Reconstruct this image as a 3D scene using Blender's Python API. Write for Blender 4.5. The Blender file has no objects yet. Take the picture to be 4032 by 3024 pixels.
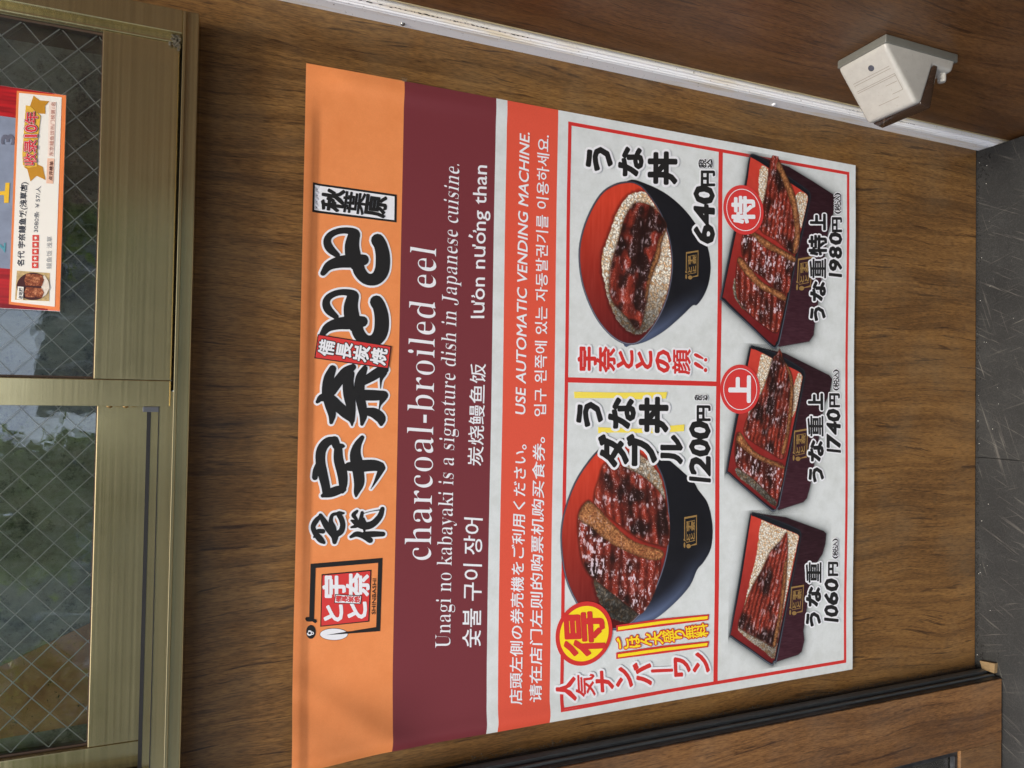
import bpy, bmesh, math, random
import numpy as np
from mathutils import Vector, Matrix
from mathutils.geometry import delaunay_2d_cdt
random.seed(7); RNG = np.random.default_rng(7)

# ------------------------------------------------------------------ camera, light, exposure
SC = bpy.context.scene
COL = SC.collection
CAM_R = np.array([[0.016164934022895927, -0.36063391605171335, -0.9325673560130878],
                  [-0.9996706733511725, 0.012762514033152096, -0.02226349202544342],
                  [0.019930874282098332, 0.9326201246106366, -0.3603088444953743]])   # rows: right, down, forward
CAM_C = np.array([0.01737846, -0.70269817, 0.41253706])
FPX = 2650.0
cd = bpy.data.cameras.new('camera'); cam = bpy.data.objects.new('camera', cd); COL.objects.link(cam)
cd.sensor_fit = 'HORIZONTAL'; cd.sensor_width = 36.0; cd.lens = 36.0 * FPX / 4032.0
cd.clip_start = 0.02; cd.clip_end = 500
rt, dn, fw = [Vector(r) for r in CAM_R]
M = Matrix.Identity(4)
for i in range(3):
    M[i][0] = rt[i]; M[i][1] = -dn[i]; M[i][2] = -fw[i]; M[i][3] = CAM_C[i]
cam.matrix_world = M
SC.camera = cam

SUN_EL, SUN_AZ = math.radians(70), math.radians(-12)      # azimuth from -y towards +x
w = bpy.data.worlds.new('World'); SC.world = w; w.use_nodes = True
nt = w.node_tree; nt.nodes.clear()
sky = nt.nodes.new('ShaderNodeTexSky'); sky.sky_type = 'NISHITA'; sky.sun_disc = False
sky.sun_elevation = SUN_EL; sky.sun_rotation = math.pi - SUN_AZ
sky.air_density = 1.0; sky.dust_density = 4.0; sky.ozone_density = 0.6
bg = nt.nodes.new('ShaderNodeBackground'); bg.inputs[1].default_value = 0.15
wo = nt.nodes.new('ShaderNodeOutputWorld')
nt.links.new(sky.outputs[0], bg.inputs[0]); nt.links.new(bg.outputs[0], wo.inputs[0])
sd = bpy.data.lights.new('sun', 'SUN'); sd.energy = 1.5; sd.angle = math.radians(10); sd.color = (1.0, 0.95, 0.88)
sun = bpy.data.objects.new('sun', sd); COL.objects.link(sun)
sdir = Vector((math.sin(SUN_AZ) * math.cos(SUN_EL), -math.cos(SUN_AZ) * math.cos(SUN_EL), math.sin(SUN_EL)))
sun.rotation_euler = sdir.to_track_quat('Z', 'Y').to_euler(); sun.location = (0, -3, 6)
SC.view_settings.view_transform = 'Standard'; SC.view_settings.look = 'None'
SC.view_settings.gamma = 1.0; SC.view_settings.exposure = 0.97
SC.render.resolution_x = 1024; SC.render.resolution_y = 768

# ------------------------------------------------------------------ helpers
def hit(px, py, ax, val):
    d = CAM_R.T @ np.array([(px - 2016) / FPX, (py - 1512) / FPX, 1.0])
    return CAM_C + d * ((val - CAM_C[ax]) / d[ax])
def P(px, py):                       # a point of the menu poster (plane y = 0)
    h = hit(px, py, 1, 0.0); return (h[0], h[2])

def lin(c):
    c = np.asarray(c, float) / 255.0
    return np.where(c <= 0.04045, c / 12.92, ((c + 0.055) / 1.055) ** 2.4)
def col4(c): return tuple(float(v) for v in lin(c)) + (1.0,)

class Mat:
    def __init__(s, name):
        s.m = bpy.data.materials.new(name); s.m.use_nodes = True
        s.t = s.m.node_tree; s.t.nodes.clear()
        s.out = s.n('ShaderNodeOutputMaterial'); s.b = s.n('ShaderNodeBsdfPrincipled')
        s.l(s.b.outputs[0], s.out.inputs[0])
        s.pos = s.n('ShaderNodeNewGeometry').outputs['Position']
    def n(s, k, **kw):
        x = s.t.nodes.new(k)
        for a, v in kw.items(): setattr(x, a, v)
        return x
    def l(s, a, b): s.t.links.new(a, b)
    def mapping(s, scale=(1, 1, 1), loc=(0, 0, 0), src=None, rot=(0, 0, 0)):
        x = s.n('ShaderNodeMapping'); x.inputs['Scale'].default_value = scale; x.inputs['Location'].default_value = loc
        x.inputs['Rotation'].default_value = rot
        s.l(src or s.pos, x.inputs[0]); return x.outputs[0]
    def noise(s, vec, scale, detail=3, rough=0.55, dist=0.0):
        x = s.n('ShaderNodeTexNoise'); x.inputs['Scale'].default_value = scale; x.inputs['Detail'].default_value = detail
        x.inputs['Roughness'].default_value = rough; x.inputs['Distortion'].default_value = dist
        s.l(vec, x.inputs['Vector']); return x.outputs['Fac']
    def ramp(s, fac, stops, interp='LINEAR'):
        x = s.n('ShaderNodeValToRGB'); r = x.color_ramp; r.interpolation = interp
        while len(r.elements) < len(stops): r.elements.new(0.5)
        for e, (p, c) in zip(r.elements, stops):
            e.position = p; e.color = c if len(c) == 4 else tuple(c) + (1,)
        s.l(fac, x.inputs[0]); return x.outputs[0]
    def mix(s, fac, a, b, mode='MIX'):
        x = s.n('ShaderNodeMix'); x.data_type = 'RGBA'; x.blend_type = mode
        for sock, v in ((x.inputs[0], fac), (x.inputs[6], a), (x.inputs[7], b)):
            if hasattr(v, 'is_output'): s.l(v, sock)
            elif isinstance(v, (int, float)): sock.default_value = v
            else: sock.default_value = v if len(v) == 4 else tuple(v) + (1,)
        return x.outputs[2]
    def math(s, op, a, b=0.0):
        x = s.n('ShaderNodeMath'); x.operation = op
        for sock, v in ((x.inputs[0], a), (x.inputs[1], b)):
            if hasattr(v, 'is_output'): s.l(v, sock)
            else: sock.default_value = v
        return x.outputs[0]
    def bump(s, h, strength=0.3, dist=0.001):
        x = s.n('ShaderNodeBump'); x.inputs['Strength'].default_value = strength; x.inputs['Distance'].default_value = dist
        s.l(h, x.inputs['Height']); s.l(x.outputs[0], s.b.inputs['Normal'])
    def set(s, color=None, rough=0.5, metal=0.0, spec=0.5):
        if color is not None:
            if hasattr(color, 'is_output'): s.l(color, s.b.inputs['Base Color'])
            else: s.b.inputs['Base Color'].default_value = color
        if hasattr(rough, 'is_output'): s.l(rough, s.b.inputs['Roughness'])
        else: s.b.inputs['Roughness'].default_value = rough
        s.b.inputs['Metallic'].default_value = metal; s.b.inputs['Specular IOR Level'].default_value = spec
        return s.m

G2 = (0.5,) * 3
def wood(name, off=0.0, axis='x', horizontal=False, tone=(1, 1, 1), rough=0.36, wander=0.085):
    m = Mat(name)
    sep = m.n('ShaderNodeSeparateXYZ'); m.l(m.pos, sep.inputs[0])
    a = {'x': sep.outputs[0], 'y': sep.outputs[1]}[axis]; z = sep.outputs[2]
    if horizontal: a, z = z, a
    cmb = m.n('ShaderNodeCombineXYZ'); m.l(m.math('ADD', a, off), cmb.inputs[0]); m.l(z, cmb.inputs[2])
    v = cmb.outputs[0]
    low = m.noise(m.mapping((1, 1, 0.45), src=v), 5.5, 2, 0.5)                     # slow wander of the grain
    wob = m.noise(m.mapping((1, 1, 0.5), (3, 0, 1), src=v), 28, 2, 0.5)
    sh = m.math('ADD', m.math('MULTIPLY', low, wander), m.math('MULTIPLY', wob, 0.006))
    c2 = m.n('ShaderNodeCombineXYZ'); sx = m.n('ShaderNodeSeparateXYZ'); m.l(v, sx.inputs[0])
    m.l(m.math('ADD', sx.outputs[0], sh), c2.inputs[0]); m.l(sx.outputs[2], c2.inputs[2])
    g = c2.outputs[0]
    s1 = m.noise(m.mapping((1, 1, 0.045), src=g), 95, 4, 0.62)                     # growth streaks
    s2 = m.noise(m.mapping((1, 1, 0.03), (5, 0, 2), src=g), 380, 3, 0.65)
    s3 = m.noise(m.mapping((1, 1, 0.05), (8, 0, 3), src=g), 170, 4, 0.7)
    broad = m.noise(m.mapping((1, 1, 0.2), (1, 0, 7), src=g), 15, 2, 0.5)
    pores = m.noise(m.mapping((1, 1, 0.09), (2, 0, 0), src=v), 1300, 2, 0.6)
    pores2 = m.noise(m.mapping((1, 1, 0.11), (9, 0, 0), src=v), 620, 3, 0.7)
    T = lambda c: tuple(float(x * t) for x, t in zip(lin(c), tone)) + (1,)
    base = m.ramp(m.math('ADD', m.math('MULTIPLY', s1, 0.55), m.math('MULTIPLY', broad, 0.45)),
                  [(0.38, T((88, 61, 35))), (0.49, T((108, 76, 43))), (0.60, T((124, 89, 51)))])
    dark = m.ramp(s2, [(0.36, (1, 1, 1)), (0.47, (0, 0, 0))])
    base = m.mix(m.mix(1.0, dark, (0.55, 0.55, 0.55), 'MULTIPLY'), base, T((72, 47, 28)))
    line = m.ramp(s3, [(0.36, (1, 1, 1)), (0.42, (0, 0, 0))])
    base = m.mix(m.mix(1.0, line, (0.85, 0.85, 0.85), 'MULTIPLY'), base, T((52, 33, 21)))
    pr = m.ramp(m.math('ADD', m.math('MULTIPLY', pores, 0.5), m.math('MULTIPLY', pores2, 0.5)),
                [(0.37, (0.5, 0.45, 0.4)), (0.5, (0.97, 0.97, 0.97)), (0.62, (1.32, 1.29, 1.22))])
    base = m.mix(1.0, base, pr, 'MULTIPLY')
    m.bump(pores, 0.25, 0.0004)
    # scuffs and a dusty film
    dirt = m.ramp(m.noise(m.pos, 9, 4, 0.65), [(0.45, (0, 0, 0)), (0.8, (0.22, 0.22, 0.22))])
    base = m.mix(dirt, base, T((120, 110, 92)))
    return m.set(base, rough, 0, 0.4)

def plain(name, c, rough=0.5, metal=0.0, var=0.06, scale=40, spec=0.5, bump=0.0):
    m = Mat(name); v = m.noise(m.pos, scale, 4, 0.6)
    k = np.array(lin(c)); a = tuple(k * (1 - var)) + (1,); b = tuple(np.minimum(k * (1 + var), 1)) + (1,)
    base = m.ramp(v, [(0.3, tuple(float(x) for x in a)), (0.7, tuple(float(x) for x in b))])
    if bump: m.bump(m.noise(m.pos, scale * 12, 3), bump, 0.0005)
    return m.set(base, rough, metal, spec)

def newmesh(name, verts, faces, mat=None, parent=None, smooth=False, mats=None, fmat=None):
    me = bpy.data.meshes.new(name)
    off = np.array(parent.matrix_world.translation) if parent is not None else np.zeros(3)
    if parent is not None:
        q = parent; off = np.zeros(3)
        while q is not None: off += np.array(q.location); q = q.parent
    v = np.asarray(verts, float) - off
    me.from_pydata(v.tolist(), [], [tuple(f) for f in faces]); me.update()
    for m_ in (mats or ([mat] if mat else [])): me.materials.append(m_)
    if fmat is not None: me.polygons.foreach_set('material_index', fmat)
    if smooth: me.polygons.foreach_set('use_smooth', [True] * len(me.polygons))
    o = bpy.data.objects.new(name, me); COL.objects.link(o)
    if parent is not None: o.parent = parent
    return o

def tag(o, label=None, cat=None, group=None, kind=None):
    for k, v in (('label', label), ('category', cat), ('group', group), ('kind', kind)):
        if v: o[k] = v
    return o
def thing(name, loc, label, cat, group=None):
    o = bpy.data.objects.new(name, None); o.empty_display_size = 0.02; COL.objects.link(o); o.location = loc
    return tag(o, label, cat, group)

def bm_obj(name, bm, mat, parent=None, smooth=False):
    off = np.zeros(3); q = parent
    while q is not None: off += np.array(q.location); q = q.parent
    bmesh.ops.translate(bm, verts=bm.verts, vec=Vector(-off))
    me = bpy.data.meshes.new(name); bm.to_mesh(me); bm.free()
    me.materials.append(mat)
    if smooth: me.polygons.foreach_set('use_smooth', [True] * len(me.polygons))
    o = bpy.data.objects.new(name, me); COL.objects.link(o)
    if parent is not None: o.parent = parent
    return o
def add_box(bm, x0, x1, y0, y1, z0, z1, bev=0.0):
    r = bmesh.ops.create_cube(bm, size=1.0)
    vs = r['verts']
    bmesh.ops.scale(bm, verts=vs, vec=(abs(x1 - x0), abs(y1 - y0), abs(z1 - z0)))
    bmesh.ops.translate(bm, verts=vs, vec=((x0 + x1) / 2, (y0 + y1) / 2, (z0 + z1) / 2))
    if bev:
        es = {e for v in vs for e in v.link_edges}
        bmesh.ops.bevel(bm, geom=list(es), offset=bev, segments=2, affect='EDGES', profile=0.6)
def box(name, x0, x1, y0, y1, z0, z1, mat, parent=None, bev=0.0):
    bm = bmesh.new(); add_box(bm, x0, x1, y0, y1, z0, z1, bev); return bm_obj(name, bm, mat, parent)
def boxes(name, lst, mat, parent=None, bev=0.0):
    bm = bmesh.new()
    for b in lst: add_box(bm, *b, bev)
    return bm_obj(name, bm, mat, parent)
def lathe(name, prof, center, axis, mat, parent=None, n=24, smooth=True):
    """prof: (radius, height along axis)"""
    ax = Vector(axis).normalized(); u = ax.orthogonal().normalized(); v = ax.cross(u); c = Vector(center)
    V, F = [], []
    for r, h in prof:
        for k in range(n):
            a = 2 * math.pi * k / n; V.append(tuple(c + ax * h + (u * math.cos(a) + v * math.sin(a)) * r))
    for i in range(len(prof) - 1):
        for k in range(n): F.append((i * n + k, i * n + (k + 1) % n, (i + 1) * n + (k + 1) % n, (i + 1) * n + k))
    F.append(tuple(range((len(prof) - 1) * n, len(prof) * n)))
    return newmesh(name, V, F, mat, parent, smooth)
def extrude_profile(name, pts, z0, z1, mat, parent=None, bend=None):
    """closed profile of (x, y) extruded along z"""
    n = len(pts); V = [(x, y, z0) for x, y in pts] + [(x, y, z1) for x, y in pts]
    F = [(i, (i + 1) % n, n + (i + 1) % n, n + i) for i in range(n)] + [tuple(range(n))[::-1], tuple(range(n, 2 * n))]
    return newmesh(name, V, F, mat, parent)
def extrude_x(name, pts, x0, x1, mat, parent=None):
    """closed profile of (y, z) extruded along x"""
    n = len(pts); V = [(x0, y, z) for y, z in pts] + [(x1, y, z) for y, z in pts]
    F = [(i, (i + 1) % n, n + (i + 1) % n, n + i) for i in range(n)] + [tuple(range(n))[::-1], tuple(range(n, 2 * n))]
    return newmesh(name, V, F, mat, parent)

# ------------------------------------------------------------------ materials
def alu(name, c=(190, 173, 126)):
    m = Mat(name)
    st = m.noise(m.mapping((1, 1, 1), src=m.pos), 1.0, 1)
    streak = m.noise(m.mapping((0.004, 1, 1)), 420, 2, 0.5)
    blot = m.noise(m.pos, 22, 4, 0.65)
    k = lin(c)
    base = m.ramp(streak, [(0.3, tuple(float(x) for x in k * 0.90)), (0.7, tuple(float(x) for x in k * 1.08))])
    d = m.ramp(blot, [(0.5, (0, 0, 0)), (0.8, (0.2, 0.2, 0.2))])
    base = m.mix(d, base, tuple(float(x) for x in k * 0.6))
    r = m.ramp(m.math('ADD', m.math('MULTIPLY', streak, 0.5), m.math('MULTIPLY', blot, 0.5)),
               [(0.35, (0.13,) * 3), (0.65, (0.24,) * 3)])
    m.bump(streak, 0.06, 0.0003)
    m.set(base, r, 0.88, 0.5); return m.m
ALU = alu('champagne_aluminium')
ALU_D = alu('dirty_aluminium', (132, 122, 92))
BLACK = plain('black_gap', (14, 14, 13), 0.6, var=0.3)
def gasket_mat():
    m = Mat('dusty_black_rubber')
    d = m.ramp(m.noise(m.mapping((1, 1, 0.35)), 120, 5, 0.7), [(0.45, (0, 0, 0)), (0.75, (0.5, 0.5, 0.5))])
    base = m.mix(d, col4((26, 28, 31)), col4((78, 80, 80)))
    return m.set(base, 0.38, 0, 0.5)
RUBBER = gasket_mat()
STEEL = plain('screw_steel', (150, 148, 142), 0.3, 0.9)
BRASS = plain('worn_brass', (150, 120, 70), 0.35, 0.8)
SEAL = plain('brown_seal', (70, 52, 36), 0.6)

def rail_mat():
    m = Mat('white_painted_metal')
    st = m.ramp(m.noise(m.mapping((1, 1, 0.12)), 60, 4, 0.65), [(0.52, (0, 0, 0)), (0.72, (0.7, 0.7, 0.7))])
    base = m.mix(st, col4((244, 244, 240)), col4((222, 202, 154)))
    sp = m.ramp(m.noise(m.pos, 330, 3, 0.7), [(0.66, (0, 0, 0)), (0.70, (1, 1, 1))])
    base = m.mix(sp, base, col4((120, 106, 80)))
    return m.set(base, 0.32, 0, 0.5)
WHITE_METAL = rail_mat()
CREAM = plain('cream_edge', (196, 182, 140), 0.5)

# ------------------------------------------------------------------ floor and ground
ZF = -0.622
def stone():
    m = Mat('scratched_dark_stone')
    f = m.noise(m.pos, 700, 3, 0.7); b = m.noise(m.pos, 14, 4, 0.6)
    base = m.ramp(m.math('ADD', m.math('MULTIPLY', f, 0.6), m.math('MULTIPLY', b, 0.4)),
                  [(0.3, col4((17, 18, 17))), (0.5, col4((34, 35, 34))), (0.7, col4((55, 56, 54)))])
    for k, (rot, sc, th) in enumerate(((0.5, 60, 0.655), (-0.35, 75, 0.66), (1.25, 48, 0.665), (0.15, 90, 0.67))):
        v = m.mapping((1, 0.035, 1), (k * 3.1, k, 0), rot=(0, 0, 0), src=m.mapping(rot=(0, 0, rot)))
        s = m.noise(v, sc * 5, 3, 0.75)
        area = m.ramp(m.noise(m.mapping(loc=(k * 7, 2, 0)), 9, 2), [(0.42, (0, 0, 0)), (0.6, (1, 1, 1))])
        msk = m.ramp(s, [(th - 0.045, (0, 0, 0)), (th + 0.02, (0.38, 0.38, 0.38))])
        base = m.mix(m.mix(1.0, msk, area, 'MULTIPLY'), base, col4((116, 112, 104)))
    m.bump(f, 0.3, 0.0006)
    return m.set(base, 0.55, 0, 0.4)
STONE = stone()
ground = newmesh('ground', [(-80, -80, ZF - 0.16), (80, -80, ZF - 0.16), (80, 40, ZF - 0.16), (-80, 40, ZF - 0.16)], [(0, 1, 2, 3)],
                 plain('pavement', (104, 102, 98), 0.8, var=0.2, scale=3))
tag(ground, kind='structure')
floor = box('floor', -1.3, 0.4083, -1.25, 0.05, ZF - 0.159, ZF - 0.008, plain('grout', (18, 18, 18), 0.8)); tag(floor, kind='structure')
xs = [-1.28, -0.66, -0.062, 0.536]
for i in range(3):
    for j in range(2):
        y1 = 0.04 - j * 0.602
        box('tile', xs[i] + 0.0003, min(0.4083, xs[i + 1] - 0.0003), y1 - 0.6, y1, ZF - 0.0078, ZF, STONE, floor, 0.0006)

# ------------------------------------------------------------------ wood wall
WY = 0.0022
wall = thing('wood_wall', (0, WY, ZF), 'walnut grain laminate wall carrying the big eel menu poster', 'wall')
planks = [(-1.2, -0.062, 0.0), (-0.062, 0.3665, 1.73), (0.3665, 0.4135, 4.1)]
for k, (a, b, off) in enumerate(planks):
    box('panel', a + 0.00005, b - 0.00005, WY, 0.02, ZF + 0.002, 1.9 if k == 2 else 0.4695, wood('walnut_laminate', off, tone=(1.16, 1.22, 1.12)), wall)
box('seam_strip', 0.366, 0.367, WY + 0.0006, 0.02, ZF + 0.002, 0.4695, plain('pale_seam', (124, 96, 66), 0.6), wall)
box('upper_wall', -1.2, 0.4135, 0.02, 0.2, 1.25, 1.9, plain('upper_render', (120, 116, 104), 0.8), wall)
box('wall_core', -1.2, 0.4135, 0.0202, 0.2, ZF, 0.4695, plain('core', (60, 56, 50), 0.8), wall)

# side wall
XS = 0.4135
side = thing('side_wall', (XS, -0.036, ZF), 'dark walnut laminate return wall on the right of the poster', 'wall')
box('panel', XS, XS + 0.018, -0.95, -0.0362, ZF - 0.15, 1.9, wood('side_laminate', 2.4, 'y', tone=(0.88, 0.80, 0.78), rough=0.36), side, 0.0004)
box('edge_strip', XS - 0.0006, XS + 0.016, -0.036, -0.0345, ZF - 0.15, 1.9, CREAM, side)
box('wall_core', XS + 0.0182, XS + 0.15, -0.95, 0.2, ZF - 0.155, 1.9, plain('core2', (60, 56, 50), 0.8), side)
box('gap', XS + 0.010, XS + 0.018, -0.0344, 0.0, ZF - 0.15, 1.9, BLACK, side)

# white corner trim
trim = thing('corner_trim', (XS, -0.01, ZF), 'white painted metal trim running down the corner right of the poster', 'trim')
xf = 0.4095
pts = [(XS + 0.009, 0.002), (xf, 0.002), (xf, -0.0155), (xf - 0.0012, -0.0168), (xf - 0.0012, -0.0180), (xf - 0.0002, -0.0190), (xf - 0.0002, -0.0202),
       (xf - 0.0016, -0.0214), (xf - 0.0016, -0.0226), (xf - 0.0004, -0.0236), (xf - 0.0004, -0.0252), (xf + 0.0012, -0.0268),
       (xf + 0.0012, -0.0292), (XS + 0.009, -0.0292)]
extrude_profile('strip', pts, ZF - 0.15, 1.9, WHITE_METAL, trim)
for px, py in ((1583, 100), (3030, 420), (3887, 611)):
    h = hit(px, py, 0, xf)
    s = lathe('screw', [(0.0026, 0), (0.0026, 0.0005), (0.0021, 0.0014), (0.001, 0.0019), (0.0003, 0.002)], (xf, min(-0.004, h[1]), h[2]), (-1, 0, 0), STEEL if px < 3000 else WHITE_METAL, trim, 16)
    boxes('screw_slot', [(xf - 0.0022, xf - 0.0016, min(-0.004, h[1]) - 0.0012, min(-0.004, h[1]) + 0.0012, h[2] - 0.0002, h[2] + 0.0002)], BLACK, trim)

# black mould specks and drips on the trim
bm = bmesh.new()
for k_ in range(130):
    z = random.choice((random.uniform(0.14, 0.36), random.uniform(-0.45, -0.32))) ; r_ = random.uniform(0.0004, 0.0011) * (1 if z > 0 else 0.5)
    bmesh.ops.create_icosphere(bm, subdivisions=1, radius=r_, matrix=Matrix.Translation((xf + 0.0010, -0.0282 + random.gauss(0, 0.0005), z)) @ Matrix.Diagonal((0.4, 0.8, random.uniform(1, 2.6), 1)))
tag(bm_obj('mould', bm, plain('black_mould', (30, 28, 24), 0.9), None), kind='stuff')
# ------------------------------------------------------------------ sliding window
win = thing('sliding_window', (0, 0, 0.468), 'champagne aluminium sliding window with wired glass above the poster', 'window')
XL, XR = -0.362, 0.368
ZB, ZT = 0.4655, 1.24
LY = -0.022
# outer frame lip (bottom, jambs, head) and stepped track
boxes('frame', [(XL, XR, LY, 0.019, ZB, 0.4788), (XR - 0.022, XR, LY, 0.019, 0.479, ZT), (XL, XL + 0.022, LY, 0.019, 0.479, ZT), (XL, XR, LY, 0.08, ZT, ZT + 0.02)], ALU, win, 0.0009)
box('lip_bead', XL + 0.001, XR - 0.001, LY - 0.0016, LY - 0.0001, ZB + 0.0105, 0.4786, ALU, win, 0.0004)
extrude_x('track', [(-0.0135, 0.4790), (-0.0135, 0.4915), (-0.0105, 0.4915), (-0.0105, 0.4845), (0.003, 0.4845), (0.003, 0.5000), (0.0055, 0.5000), (0.0055, 0.486), (0.06, 0.486), (0.06, 0.4790)],
          XL + 0.0225, 0.018, ALU, win)
boxes('track_shadow_line', [(XL + 0.0226, 0.0175, -0.0138, -0.0136, 0.4789, 0.4797), (XL + 0.0226, 0.0175, -0.0139, -0.0137, 0.4908, 0.4915), (XL + 0.0226, 0.0175, 0.0026, 0.0029, 0.4916, 0.4922), (XL + 0.0226, 0.0175, 0.0026, 0.0029, 0.4996, 0.5012)], BLACK, win)  # thin black strips painting the shadow lines at the track steps
box('track_bed', 0.0185, XR - 0.0225, -0.004, 0.06, 0.4790, 0.4825, BLACK, win)
boxes('jamb_channel', [(XR - 0.0285, XR - 0.0223, -0.010, 0.06, 0.4792, ZT), (XL + 0.0223, XL + 0.028, 0.0035, 0.06, 0.5005, ZT)], ALU_D, win, 0.0005)
box('back_frame', XL + 0.0285, 0.02, 0.0062, 0.012, 0.4862, 0.5033, BLACK, win)

def glass():
    m = Mat('wired_glass')
    m.t.nodes.remove(m.b)
    fr = m.n('ShaderNodeFresnel'); fr.inputs[0].default_value = 1.5
    gl = m.n('ShaderNodeBsdfGlossy'); gl.inputs['Roughness'].default_value = 0.012
    tr = m.n('ShaderNodeBsdfTransparent'); tr.inputs[0].default_value = (0.96, 0.98, 0.97, 1)
    mx = m.n('ShaderNodeMixShader'); m.l(m.math('MULTIPLY', fr.outputs[0], 2.9), mx.inputs[0]); m.l(tr.outputs[0], mx.inputs[1]); m.l(gl.outputs[0], mx.inputs[2])
    x = m.n('ShaderNodeBump'); x.inputs['Strength'].default_value = 0.06; x.inputs['Distance'].default_value = 0.004
    m.l(m.noise(m.pos, 26, 2), x.inputs['Height']); m.l(x.outputs[0], gl.inputs['Normal'])
    # dirt film
    df = m.n('ShaderNodeBsdfDiffuse'); df.inputs[0].default_value = col4((130, 128, 112))
    mx2 = m.n('ShaderNodeMixShader')
    sep = m.n('ShaderNodeSeparateXYZ'); m.l(m.pos, sep.inputs[0])
    m.l(m.ramp(m.noise(m.mapping((1, 1, 0.5)), 45, 6, 0.75), [(0.42, (0.0, 0.0, 0.0)), (0.75, (0.12, 0.12, 0.12))]), mx2.inputs[0])
    m.l(mx.outputs[0], mx2.inputs[1]); m.l(df.outputs[0], mx2.inputs[2]); m.l(mx2.outputs[0], m.out.inputs[0])
    return m.m
GLASS = glass()
WIRE = plain('glass_wire', (244, 244, 226), 0.4, 0.0)

def sash(x0, x1, z0, zr, yf, yg, stl, strr, label):
    """z0 bottom of rail, zr top of the bottom rail, yf front face, yg glass plane"""
    d = 0.016
    bm = bmesh.new()
    add_box(bm, x0 + stl, x1 - strr, yf + 0.0006, yf + d, z0, zr, 0.0007)
    add_box(bm, x0, x0 + stl - 0.0002, yf, yf + d + 0.002, z0, ZT - 0.002, 0.0009)
    add_box(bm, x1 - strr + 0.0002, x1, yf, yf + d + 0.002, z0, ZT - 0.002, 0.0009)
    add_box(bm, x0 + stl, x1 - strr, yf + 0.0006, yf + d, ZT - 0.05, ZT - 0.002, 0.0007)
    s = bm_obj('sash', bm, ALU, win); s['label'] = label
    gx0, gx1, gz0, gz1 = x0 + stl, x1 - strr, zr, ZT - 0.05
    boxes('glazing_seal', [(gx0, gx1, yg - 0.0042, yg + 0.004, gz0 + 0.0001, gz0 + 0.0018), (gx0 + 0.0001, gx0 + 0.002, yg - 0.0042, yg + 0.004, gz0 + 0.002, gz1), (gx1 - 0.002, gx1 - 0.0001, yg - 0.0042, yg + 0.004, gz0 + 0.002, gz1)], SEAL, s)
    box('glass_pane', gx0 + 0.0003, gx1 - 0.0003, yg - 0.0028, yg + 0.0028, gz0 + 0.0003, gz1, GLASS, s)
    # wire grid of diamonds
    V, F = [], []
    r = 0.00052; pitch = 0.0205
    def seg(a, b):
        a = np.array(a); b = np.array(b); d_ = (b - a) / np.linalg.norm(b - a); n = np.array([-d_[2], 0, d_[0]]); i = len(V)
        for p in (a, b):
            for k in range(5):
                t = 2 * math.pi * k / 5; V.append(tuple(p + r * (math.cos(t) * n + math.sin(t) * np.array([0, 1, 0]))))
        for k in range(5): F.append((i + k, i + (k + 1) % 5, i + 5 + (k + 1) % 5, i + 5 + k))
    for sgn in (1, -1):
        sl = 0.93 * sgn
        c = -2.0
        while c < 3:
            pts_ = []
            for xx in (gx0, gx1):
                zz = sl * xx + c
                if gz0 <= zz <= gz1: pts_.append((xx, zz))
            for zz in (gz0, gz1):
                xx = (zz - c) / sl
                if gx0 < xx < gx1: pts_.append((xx, zz))
            if len(pts_) == 2 and math.dist(*pts_) > 0.004:
                # slightly bent wires
                n = 8; a, b = pts_; last = None
                for k in range(n + 1):
                    t = k / n; x_, z_ = a[0] + (b[0] - a[0]) * t, a[1] + (b[1] - a[1]) * t
                    z_ += 0.0007 * math.sin(9 * t + c * 40) if 0 < k < n else 0
                    p = (x_, yg + 0.0006 * sgn, z_)
                    if last: seg(last, p)
                    last = p
            c += pitch * 1.37 * 1.02
    newmesh('wire_grid', V, F, WIRE, s)
    return s
near = sash(0.0038, 0.3635, 0.4820, 0.5435, -0.0142, -0.0035, 0.0242, 0.0235, 'front sash on the right with a tall bottom rail')
far = sash(-0.3335, 0.0275, 0.5035, 0.5455, 0.0152, 0.0255, 0.024, 0.020, 'rear sash on the left set back behind its track')
# guide block and studs beside the meeting stile
for (pa, pb) in ((420, 438), (484, 502)):
    a = hit(pa, 1607, 1, -0.008); b = hit(pb, 1607, 1, -0.008)
    lathe('stud', [(0.0024, 0), (0.0022, 0.0012), (0.001, 0.0018)], (0.0038, -0.006, (a[2] + b[2]) / 2), (-1, 0, 0), BRASS, near, 14)
box('guide_block', -0.0012, 0.0036, -0.0125, -0.002, 0.4835, 0.5045, plain('grey_guide', (90, 92, 96), 0.4, 0.3), near, 0.0006)

# dirty deposits in the frame corner
bm = bmesh.new()
for k in range(150):
    x = 0.3415 + random.gauss(0, 0.004); z = 0.481 + abs(random.gauss(0, 0.0035)); y = -0.0145 - random.random() * 0.003
    s_ = random.uniform(0.0004, 0.0013)
    bmesh.ops.create_icosphere(bm, subdivisions=1, radius=s_, matrix=Matrix.Translation((x, y, z)) @ Matrix.Diagonal((random.uniform(.6, 1.6), .6, random.uniform(.6, 1.6), 1)))
tag(bm_obj('grime', bm, plain('grime', (80, 74, 60), 0.9, var=0.5, scale=500)), kind='stuff')

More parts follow.
